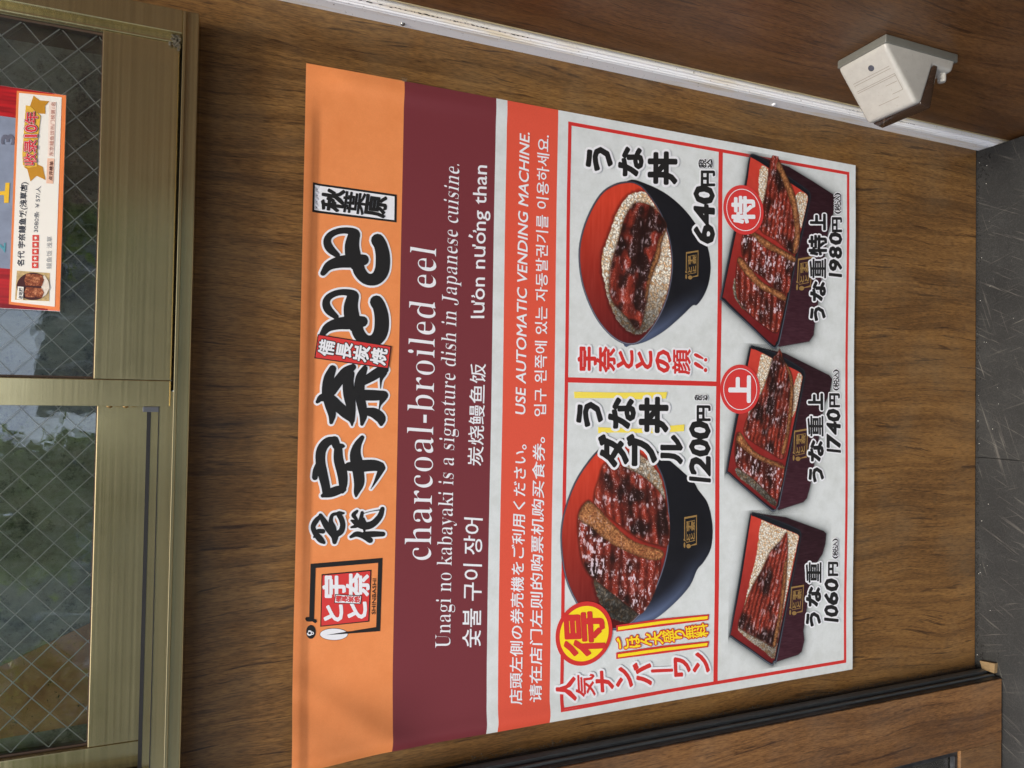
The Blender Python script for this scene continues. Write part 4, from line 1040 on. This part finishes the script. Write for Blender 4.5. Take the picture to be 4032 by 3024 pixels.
def wtext(s, p0, p1, ph, mat, ly=5, offset=0.0, halo=0.0, hm=None):
    V, T = font_tris(s, offset, 3); x0, x1, y0, y1 = V[:, 0].min(), V[:, 0].max(), V[:, 1].min(), V[:, 1].max()
    A = np.array(W(*p0)); B = np.array(W(*p1)); Hh = np.array(W(*ph)) - A
    uv = A + (V[:, 0:1] - x0) / (x1 - x0) * (B - A) + (V[:, 1:2] - y0) / (y1 - y0) * Hh
    return newmesh('lettering', wv(uv, ly), T, mat, sticker)
DG, MG, LG = plain('ink_dark', (50, 54, 66), 0.4), plain('ink_mid', (92, 96, 104), 0.4), plain('ink_light', (158, 160, 160), 0.4)
KR = 260 / 469
R3 = lambda x, y: (x * KR, 330 + y * KR)
wtext('名代 宇奈鳗鱼饭(浅草店)', R3(180, 1298), R3(205, 702), R3(122, 1296), DG, 5, 0.018)
wtext('3080条 ￥57/人', R3(272, 1055), R3(292, 728), R3(236, 1055), MG, 5, 0.004)
wtext('鳗鱼饭 浅草', R3(368, 1315), R3(372, 1085), R3(330, 1315), LG, 5, 0.0)
for i in range(5):
    y = 1290 - i * 48.5; c = (251 + i * 1.0, y)
    wpoly('star_tile', [R3(c[0] - 23, c[1] - 21), R3(c[0] + 23, c[1] - 21), R3(c[0] + 23, c[1] + 21), R3(c[0] - 23, c[1] + 21)], plain('tile_red', (224, 70, 58), 0.4), 5)
    wpoly('star', [R3(c[0] - (15 if j % 2 == 0 else 6.5) * math.cos(j * math.pi / 5), c[1] - (15 if j % 2 == 0 else 6.5) * math.sin(j * math.pi / 5)) for j in range(10)], CWH, 6)
GOLDR, GOLDD = plain('ribbon_gold', (240, 190, 70), 0.4), plain('ribbon_dark_gold', (206, 146, 40), 0.4)
wpoly('ribbon', [R3(168, 590), R3(196, 610), R3(218, 695), R3(262, 655), R3(325, 685), R3(305, 590), R3(270, 575)], GOLDD, 5)
wpoly('ribbon', [R3(205, 190), R3(240, 86), R3(285, 120), R3(352, 125), R3(322, 160), R3(325, 215), R3(290, 215)], GOLDD, 5)
wpoly('ribbon', [R3(185, 155), R3(215, 160), R3(290, 230), R3(270, 400), R3(265, 590), R3(205, 600), R3(165, 580), R3(160, 500), R3(175, 300)], GOLDR, 6)
for ly, off, mt in ((7, 0.075, plain('ink_brown', (70, 30, 24), 0.4)), (8, 0.045, plain('pink_edge', (250, 200, 190), 0.4)), (9, 0.006, plain('ink_red', (226, 44, 62), 0.4))):
    d = off * 60
    VT = []
    for i, ch in enumerate('收录10年'):
        wd = [1, 1, .55, .6, 1]; tot = sum(wd); a = sum(wd[:i]) / tot; b = sum(wd[:i + 1]) / tot
        bl = np.array(R3(258 + 12 * a, 585 - 385 * a)); br = np.array(R3(258 + 12 * b, 585 - 385 * b)); tl = bl + (np.array(R3(172, 0)) - np.array(R3(258, 0)))
        V, T = dilated(ch, off); V0_, _ = font_tris(ch, 0, 2); x0, x1, y0, y1 = V0_[:, 0].min(), V0_[:, 0].max(), V0_[:, 1].min(), V0_[:, 1].max()
        if x1 - x0 < 0.36: x0, x1 = (x0 + x1) / 2 - 0.18, (x0 + x1) / 2 + 0.18
        A = np.array(W(*bl)); B = np.array(W(*br)) - A; C = np.array(W(*tl)) - A
        uv = A + ((V[:, 0:1] - x0) / (x1 - x0) * 0.9 + 0.05) * B + (V[:, 1:2] - y0) / (y1 - y0) * C
        newmesh('ribbon_lettering', wv(uv, ly + (i % 2) * 0.3), T, mt, sticker)
wpoly('ranking_plate', [R3(338, 530), R3(388, 533), R3(380, 712), R3(330, 708)], plain('plate_peach', (246, 200, 170), 0.4), 5)
wpoly('ranking_strip', [R3(350, 130), R3(402, 132), R3(385, 520), R3(340, 518)], plain('strip_peach', (252, 230, 212), 0.4), 5)
wtext('点评榜单', R3(374, 690), R3(383, 552), R3(346, 690), plain('ink_deep', (90, 40, 34), 0.4), 6, 0.015)
wtext('东京鳗鱼饭热门榜第1名', R3(380, 515), R3(396, 135), R3(350, 514), plain('ink_rose', (188, 124, 106), 0.4), 6, 0.0)
# thumbnail of a dish on the card
wpoly('thumbnail', [R3(122, 1328), R3(355, 1345), R3(350, 1545), R3(108, 1535)], plain('thumb_ground', (206, 176, 120), 0.4, var=0.3, scale=300), 5)
wpoly('thumbnail_bowl', [R3(235 + 115 * math.cos(t), 1440 + 98 * math.sin(t)) for t in np.linspace(0, 2 * math.pi, 30)[:-1]], plain('thumb_bowl', (70, 24, 22), 0.4), 6)
wpoly('thumbnail_rice', [R3(318, 1360), R3(345, 1400), R3(355, 1450), R3(330, 1500), R3(300, 1520), R3(295, 1380)], plain('thumb_rice', (238, 226, 206), 0.4, var=0.1, scale=900), 7)
def eelm():
    m = Mat('thumb_eel'); a = m.noise(m.pos, 420, 4, 0.75)
    return m.set(m.ramp(a, [(0.3, col4((50, 20, 12))), (0.5, col4((150, 72, 36))), (0.68, col4((226, 158, 110)))]), 0.4)
EE = eelm()
for a in ((1350, 1438), (1446, 1520)):
    wpoly('thumbnail_eel', [R3(190, a[0]), R3(300, a[0] + 8), R3(315, (a[0] + a[1]) / 2), R3(300, a[1]), R3(185, a[1] - 4), R3(175, (a[0] + a[1]) / 2)], EE, 8)
wpoly('thumbnail_tag', [R3(130, 1440), R3(172, 1444), R3(166, 1535), R3(122, 1532)], CWH, 9)
wtext('必吃榜', R3(162, 1530), R3(166, 1450), R3(134, 1530), DG, 10, 0.02)
SHY = plain('print_bright_yellow', (252, 200, 50), 0.4)
wpoly('numeral', [R3(-30, 768), R3(-60, 768), R3(-60, 790), R3(30, 792), R3(30, 848), R3(62, 846), R3(70, 704), R3(40, 704), R3(36, 762)], SHY, 3.5)
wtext('2', R3(38, 1200), R3(42, 1130), R3(-30, 1200), plain('ink_teal', (92, 160, 172), 0.4), 3.5, 0.02)
wtext('3', R3(104, 435), R3(106, 360), R3(8, 435), plain('ink_slate', (108, 110, 124), 0.4), 3.5, 0.03)

# ------------------------------------------------------------------ sensor-like hooded box on the side wall
YN = -0.0; 
XB = XS
K = 932 / 2209
q = lambda x, y: (3100 + x * K, y * K)
t0 = hit(*q(392, 550), 0, XB); t1 = hit(*q(930, 305), 0, XB); t2 = hit(*q(1592, 510), 0, XB)
yn = (t1[1] + t2[1]) / 2; yb = t0[1]
def prof(x, y, yy): h = hit(*q(x, y), 1, yy); return (h[0], h[2])
zt, zb = t1[2], t2[2]
wbox = thing('hooded_wall_box', (XB, yn, zb), 'white plastic hooded box with smoked lower cover on the dark side wall', 'sensor')
def plastic(name, c):
    m = Mat(name); a = m.noise(m.pos, 90, 5, 0.7)
    kk = lin(c)
    base = m.ramp(a, [(0.35, tuple(float(x) for x in kk * 0.9)), (0.65, tuple(float(x) for x in kk))])
    d = m.ramp(m.noise(m.mapping(loc=(3, 1, 0)), 300, 4, 0.75), [(0.60, (0, 0, 0)), (0.74, (0.4, 0.4, 0.4))])
    m.bump(m.noise(m.pos, 1200, 2), 0.08, 0.0003)
    return m.set(m.mix(d, base, col4((120, 112, 96))), 0.38, 0, 0.5)
PL = plastic('aged_white_plastic', (166, 164, 155))
GP = plastic('grey_cover_plastic', (98, 98, 90))
# side outline in the plane nearest the camera (x, z)
f_ = lambda x, y: prof(x, y, yn)
A_ = f_(915, 392); apex = f_(1255, 945); ap2 = f_(1200, 985); notch = f_(1370, 608); bb = f_(1590, 605); bb2 = f_(1570, 675)
bt = max(0.006, XB - A_[0])
xa = XB - bt
print('box', yn, yb, zt, zb, A_, apex, ap2, notch, bb, bb2)
def prism_y(name, pts_, y0, y1, mat, parent, bev=0.0, segs=3):
    bm = bmesh.new(); n = len(pts_)
    a = [bm.verts.new((x, y0, z)) for x, z in pts_]; b = [bm.verts.new((x, y1, z)) for x, z in pts_]
    bm.faces.new(a); bm.faces.new(b[::-1])
    for i in range(n): bm.faces.new((a[i], b[i], b[(i + 1) % n], a[(i + 1) % n]))
    bmesh.ops.recalc_face_normals(bm, faces=bm.faces)
    if bev: bmesh.ops.bevel(bm, geom=list(bm.edges), offset=bev, segments=segs, affect='EDGES', profile=0.55)
    return bm_obj(name, bm, mat, parent, bool(bev))
prism_y('base_plate', [(XB - 0.0001, zt), (xa, zt + 0.0), (xa, zb + 0.001), (XB - 0.0001, zb + 0.001)], yn, yb, GP, wbox, 0.0015)
zn = notch[1]; xn = notch[0]
body_pts = [(xa + 0.005, zt - 0.0012), (xa - 0.003, zt - 0.0012), (apex[0] - 0.0028, ap2[1] - 0.001), (apex[0] - 0.001, apex[1] - 0.002), (xn, zn), (bb2[0], bb2[1] + 0.003), (xa + 0.005, zb + 0.002)]
prism_y('hood', body_pts, yn + 0.001, yb - 0.001, PL, wbox, 0.0045, 5)
def smoke():
    m = Mat('smoked_plastic'); m.t.nodes.remove(m.b)
    tr = m.n('ShaderNodeBsdfTransparent'); tr.inputs[0].default_value = (0.50, 0.42, 0.36, 1)
    gl = m.n('ShaderNodeBsdfGlossy'); gl.inputs['Roughness'].default_value = 0.1; fr = m.n('ShaderNodeFresnel'); fr.inputs[0].default_value = 1.5
    df = m.n('ShaderNodeBsdfDiffuse'); df.inputs[0].default_value = col4((110, 86, 70)); m1 = m.n('ShaderNodeMixShader'); m1.inputs[0].default_value = 0.22
    m.l(tr.outputs[0], m1.inputs[1]); m.l(df.outputs[0], m1.inputs[2])
    mx = m.n('ShaderNodeMixShader'); m.l(fr.outputs[0], mx.inputs[0]); m.l(m1.outputs[0], mx.inputs[1]); m.l(gl.outputs[0], mx.inputs[2]); m.l(mx.outputs[0], m.out.inputs[0]); return m.m
SM = smoke()
th = 0.017
prism_y('smoked_cover', [(apex[0] + 0.002, apex[1] - 0.0005), (xn - 0.0005, zn - 0.0008), (xa - 0.004, zn - 0.0030), (xa - 0.004, zn - 0.0100), (apex[0] - 0.0005, apex[1] - th), (apex[0] - 0.0045, apex[1] - th + 0.0015), (apex[0] - 0.002, apex[1] - 0.001)], yn + 0.002, yb - 0.002, SM, wbox, 0.0012, 2)
# knurled thumb screw under the base plate
zc = zb + 0.016; xc = (xa + bb2[0]) / 2 - 0.004
pr = []
n = 40; V = []; F = []
for (r, h) in ((0.0043, -0.003), (0.0043, 0.0100), (0.0036, 0.0118), (0.0014, 0.0122)):
    for k_ in range(n):
        a = 2 * math.pi * k_ / n; rr_ = r * (1.0 if k_ % 2 else 0.9) if h < 0.0105 else r
        V.append((bb2[0] + 0.003 - h, yn + 0.010 + rr_ * math.cos(a), zb + 0.014 + rr_ * math.sin(a)))
for i in range(3):
    for k_ in range(n): F.append((i * n + k_, i * n + (k_ + 1) % n, (i + 1) * n + (k_ + 1) % n, (i + 1) * n + k_))
F.append(tuple(range(3 * n, 4 * n)))
newmesh('thumb_screw', V, F, PL, wbox)
# key hole and moulded print on the sloping front
p1_ = np.array([body_pts[1][0], 0, body_pts[1][1]]); p2_ = np.array([body_pts[2][0], 0, body_pts[2][1]])
dirv = (p2_ - p1_) / np.linalg.norm(p2_ - p1_); nrm = np.array([dirv[2], 0, -dirv[0]]); nrm = nrm if nrm[0] < 0 else -nrm
Ls = np.linalg.norm(p2_ - p1_); Wd = abs(yb - yn)
def onslope(a, b, h=0.0002):   # a: 0..1 along the slope, b: 0..1 across (0 near camera)
    o = p1_ + dirv * Ls * a + nrm * h; return (o[0], yn + (yb - yn) * b, o[2])
c = onslope(0.20, 0.42, 0.0002)
lathe('key_hole', [(0.0001, -0.001), (0.0035, 0.0), (0.0035, 0.0001), (0.0026, 0.00012)], c, nrm, plain('hole_grey', (66, 68, 76), 0.5, var=0.3, scale=500), wbox, 24)
MP = plain('moulded_print', (122, 116, 104), 0.5)
def slope_line(a0, b0, a1, b1, w_=0.004):
    d_ = np.array([a1 - a0, b1 - b0]); L_ = np.linalg.norm(d_); nn = np.array([-d_[1], d_[0]]) / L_ * w_
    return [onslope(a0 + nn[0], b0 + nn[1]), onslope(a1 + nn[0], b1 + nn[1]), onslope(a1 - nn[0], b1 - nn[1]), onslope(a0 - nn[0], b0 - nn[1])]
V, F = [], []
rs = random.Random(3)
for (a0, b0, a1, b1) in ((.30, .12, .30, .85), (.34, .12, .34, .85), (.44, .10, .44, .86), (.47, .10, .47, .86), (.44, .10, .72, .10), (.72, .10, .72, .30), (.80, .22, .80, .62), (.56, .12, .56, .34)):
    i = len(V); V += slope_line(a0, b0, a1, b1, 0.0035); F.append((i, i + 1, i + 2, i + 3))
newmesh('moulded_lines', V, F, MP, wbox)

# ------------------------------------------------------------------ glazed door at the left
door = thing('glazed_door', (-0.45, -0.038, ZF), 'walnut faced glass door leaf with black rubber edge left of the poster', 'door')
YD = -0.0385
dx = -0.3820
zr_ = -0.532
sx = hit(3778, 2958, 1, YD)[0]
box('stile', sx, dx, YD, -0.006, ZF + 0.004, 1.2, wood('door_laminate', 7.7, tone=(1.12, 1.12, 1.2)), door, 0.0005)
box('bottom_rail', -1.2, sx - 0.0004, YD + 0.0002, -0.006, ZF + 0.004, zr_, wood('door_laminate_rail', 3.3, tone=(1.05, 1.1, 1.2)), door, 0.0005)
box('glass_pane', -1.2, sx - 0.0005, YD + 0.012, YD + 0.018, zr_ + 0.0005, 1.2, GLASS, door)
boxes('glazing_bead', [(sx - 0.008, sx - 0.0006, YD + 0.004, YD + 0.011, zr_ + 0.001, 1.2), (-1.2, sx - 0.0085, YD + 0.004, YD + 0.011, zr_ + 0.0008, zr_ + 0.007)], RUBBER, door, 0.0005)
GR = plain('gasket_grey', (70, 76, 78), 0.35, var=0.15, scale=80)
box('edge_channel', dx + 0.0002, dx + 0.0012, YD + 0.0025, 0.0015, ZF + 0.004, 1.2, RUBBER, door)
extrude_profile('gasket', [(dx + 0.0013, -0.029), (dx + 0.0034, -0.028), (dx + 0.0034, -0.0255), (dx + 0.0013, -0.0245)], ZF + 0.005, 1.2, GR, door)
extrude_profile('gasket', [(dx + 0.0013, -0.019), (dx + 0.0045, -0.018), (dx + 0.0055, -0.0130), (dx + 0.0045, -0.0085), (dx + 0.0013, -0.0080)], ZF + 0.006, 1.2, GR, door)
extrude_profile('gasket', [(dx + 0.0013, -0.0045), (dx + 0.0030, -0.004), (dx + 0.0030, -0.001), (dx + 0.0013, -0.0005)], ZF + 0.005, 1.2, RUBBER, door)

bm = bmesh.new()
for k_ in range(1500):
    z = random.uniform(ZF, 0.2); r_ = random.uniform(0.00025, 0.0008)
    bmesh.ops.create_icosphere(bm, subdivisions=1, radius=r_, matrix=Matrix.Translation((dx + 0.0008 + abs(random.gauss(0, 0.0024)), WY - r_ * 0.4, z)) @ Matrix.Diagonal((1, .6, random.uniform(.8, 2.2), 1)))
tag(bm_obj('dust', bm, plain('grey_dust', (96, 88, 74), 0.9, var=0.4, scale=400)), kind='stuff')
# little wood wedge by the door's foot
hq = [hit(3500 + x * 0.3159, 2500 + y * 0.3159, 2, ZF + 0.004) for x, y in ((1148, 318), (1335, 355), (1330, 475), (1180, 425))]
V = [(p_[0], p_[1], ZF + 0.0005) for p_ in hq] + [(p_[0], p_[1], ZF + 0.007) for p_ in hq]
wedge = newmesh('wood_wedge', V, [(3, 2, 1, 0), (4, 5, 6, 7), (0, 1, 5, 4), (1, 2, 6, 5), (2, 3, 7, 6), (3, 0, 4, 7)], plain('raw_wood', (128, 106, 72), 0.7, var=0.2, scale=300))
tag(wedge, 'small scrap of raw wood on the floor by the foot of the glass door', 'wood scrap')

# dirt along the foot of the wall and fluff on the floor
bm = bmesh.new()
for k_ in range(900):
    x = random.uniform(-0.38, 0.40); corner = min(abs(x + 0.372), abs(x - 0.39))
    y = WY - 0.0004 - abs(random.gauss(0, 0.0022 + (0.010 if corner < 0.03 else 0)))
    r_ = random.uniform(0.0003, 0.0011) * (1.4 if corner < 0.03 else 1)
    bmesh.ops.create_icosphere(bm, subdivisions=1, radius=r_, matrix=Matrix.Translation((x, y, ZF + r_ * 0.3)) @ Matrix.Diagonal((random.uniform(.7, 2), random.uniform(.7, 1.5), 0.6, 1)))
tag(bm_obj('dirt', bm, plain('black_dirt', (30, 29, 27), 0.9, var=0.5, scale=400)), kind='stuff')
bm = bmesh.new()
for k_ in range(26):
    x = random.uniform(-0.38, 0.40); y = -random.expovariate(1 / 0.015); s_ = random.uniform(0.0003, 0.0007)
    bmesh.ops.create_icosphere(bm, subdivisions=1, radius=s_, matrix=Matrix.Translation((x, y, ZF + 0.0005)))
tag(bm_obj('crumbs', bm, plain('pale_crumbs', (190, 188, 178), 0.8)), kind='stuff')
# tuft of lint caught at the poster's right edge
V, F = [], []
for k_ in range(16):
    p_ = np.array([*P(1590 + random.uniform(-6, 8), 322)]); a = random.uniform(-0.7, 0.9); L = random.uniform(0.002, 0.007)
    q0 = np.array([p_[0] - 0.001, -0.003, p_[1]]); q1 = q0 + np.array([L * math.cos(a), random.uniform(-0.001, 0), L * math.sin(a)]); i = len(V)
    n_ = np.array([-math.sin(a), 0, math.cos(a)]) * 0.00012
    V += [tuple(q0 - n_), tuple(q0 + n_), tuple(q1)]; V += [tuple(q0 + np.array([0, 0.0002, 0]))]
    F += [(i, i + 1, i + 2), (i, i + 3, i + 2), (i + 1, i + 3, i + 2)]
tag(newmesh('lint', V, F, plain('lint', (130, 122, 104), 0.9)), kind='stuff')

# ------------------------------------------------------------------ the street behind the camera (seen in the glass)
fac = thing('street_building', (0, -9.3, ZF), 'grey panelled building across the street mirrored in the window glass', 'building')
FG = plain('facade_grey', (150, 158, 158), 0.7, var=0.15, scale=2)
box('wall', -16, -1.9, -9.6, -9.2, ZF - 0.16, 3.3, FG, fac); box('low_wall', -1.9, -0.3, -9.6, -9.2, ZF - 0.16, 1.5, FG, fac); box('wall', -0.3, 16, -9.6, -9.2, ZF - 0.16, 2.9, FG, fac)
MUL = plain('facade_joint', (235, 238, 238), 0.5)
for k_ in range(34):
    xm = -14.6 + k_ * 0.62
    if not -2.0 < xm < -0.3: box('mullion', xm, xm + 0.05, -9.19, -9.12, ZF - 0.16, 2.85, MUL, fac)
for k_ in range(8): box('window', -14.2 + k_ * 4.0 + 0.2, -14.2 + k_ * 4.0 + 1.7, -9.185, -9.16, 1.2, 2.6, plain('facade_window', (196, 208, 214), 0.2, var=0.1), fac)
LEAF = Mat('leaf'); _n = LEAF.noise(LEAF.pos, 6, 3)
_lc = LEAF.ramp(_n, [(0.3, col4((60, 96, 22))), (0.7, col4((136, 172, 52)))])
LEAF.set(_lc, 0.3)
_tl = LEAF.n('ShaderNodeBsdfTranslucent'); LEAF.l(_lc, _tl.inputs[0]); _mx = LEAF.n('ShaderNodeMixShader'); _mx.inputs[0].default_value = 0.5
LEAF.l(LEAF.b.outputs[0], _mx.inputs[1]); LEAF.l(_tl.outputs[0], _mx.inputs[2]); LEAF.l(_mx.outputs[0], LEAF.out.inputs[0])
def tree(cx, cy, cz, R_, n_, seed, label):
    t = thing('tree', (cx, cy, ZF), label, 'tree', 'street trees mirrored in the glass')
    lathe('trunk', [(0.11, 0), (0.085, cz - ZF - R_ * 0.3), (0.04, cz - ZF + R_ * 0.4), (0.01, cz - ZF + R_ * .8)], (cx, cy, ZF), (0, 0, 1), plain('bark', (84, 70, 56), 0.9, var=0.3), t, 12)
    rng = np.random.default_rng(seed); V, F = [], []
    cl = rng.normal(size=(26, 3)); cl = cl / np.linalg.norm(cl, axis=1)[:, None] * rng.uniform(.35, 1, (26, 1)) * R_
    for k2_ in range(n_):
        c_ = cl[rng.integers(26)] + rng.normal(size=3) * R_ * 0.17 + np.array([cx, cy, cz]); a = rng.normal(size=3); a /= np.linalg.norm(a); b = np.cross(a, rng.normal(size=3)); b /= np.linalg.norm(b)
        s_ = rng.uniform(.035, .07); i = len(V); V += [tuple(c_ - a * s_), tuple(c_ + b * s_ * .45), tuple(c_ + a * s_), tuple(c_ - b * s_ * .45)]; F.append((i, i + 1, i + 2, i + 3))
    newmesh('crown', V, F, LEAF.m, t)
tree(-1.0, -6.2, 2.15, 0.62, 5200, 1, 'small leafy street tree mirrored mid window')
tree(2.1, -6.0, 2.4, 1.5, 15000, 2, 'broad dark street tree mirrored on the right of the window')
tree(-2.9, -6.0, 2.1, 0.6, 4200, 3, 'slim street tree mirrored at the far left of the window')
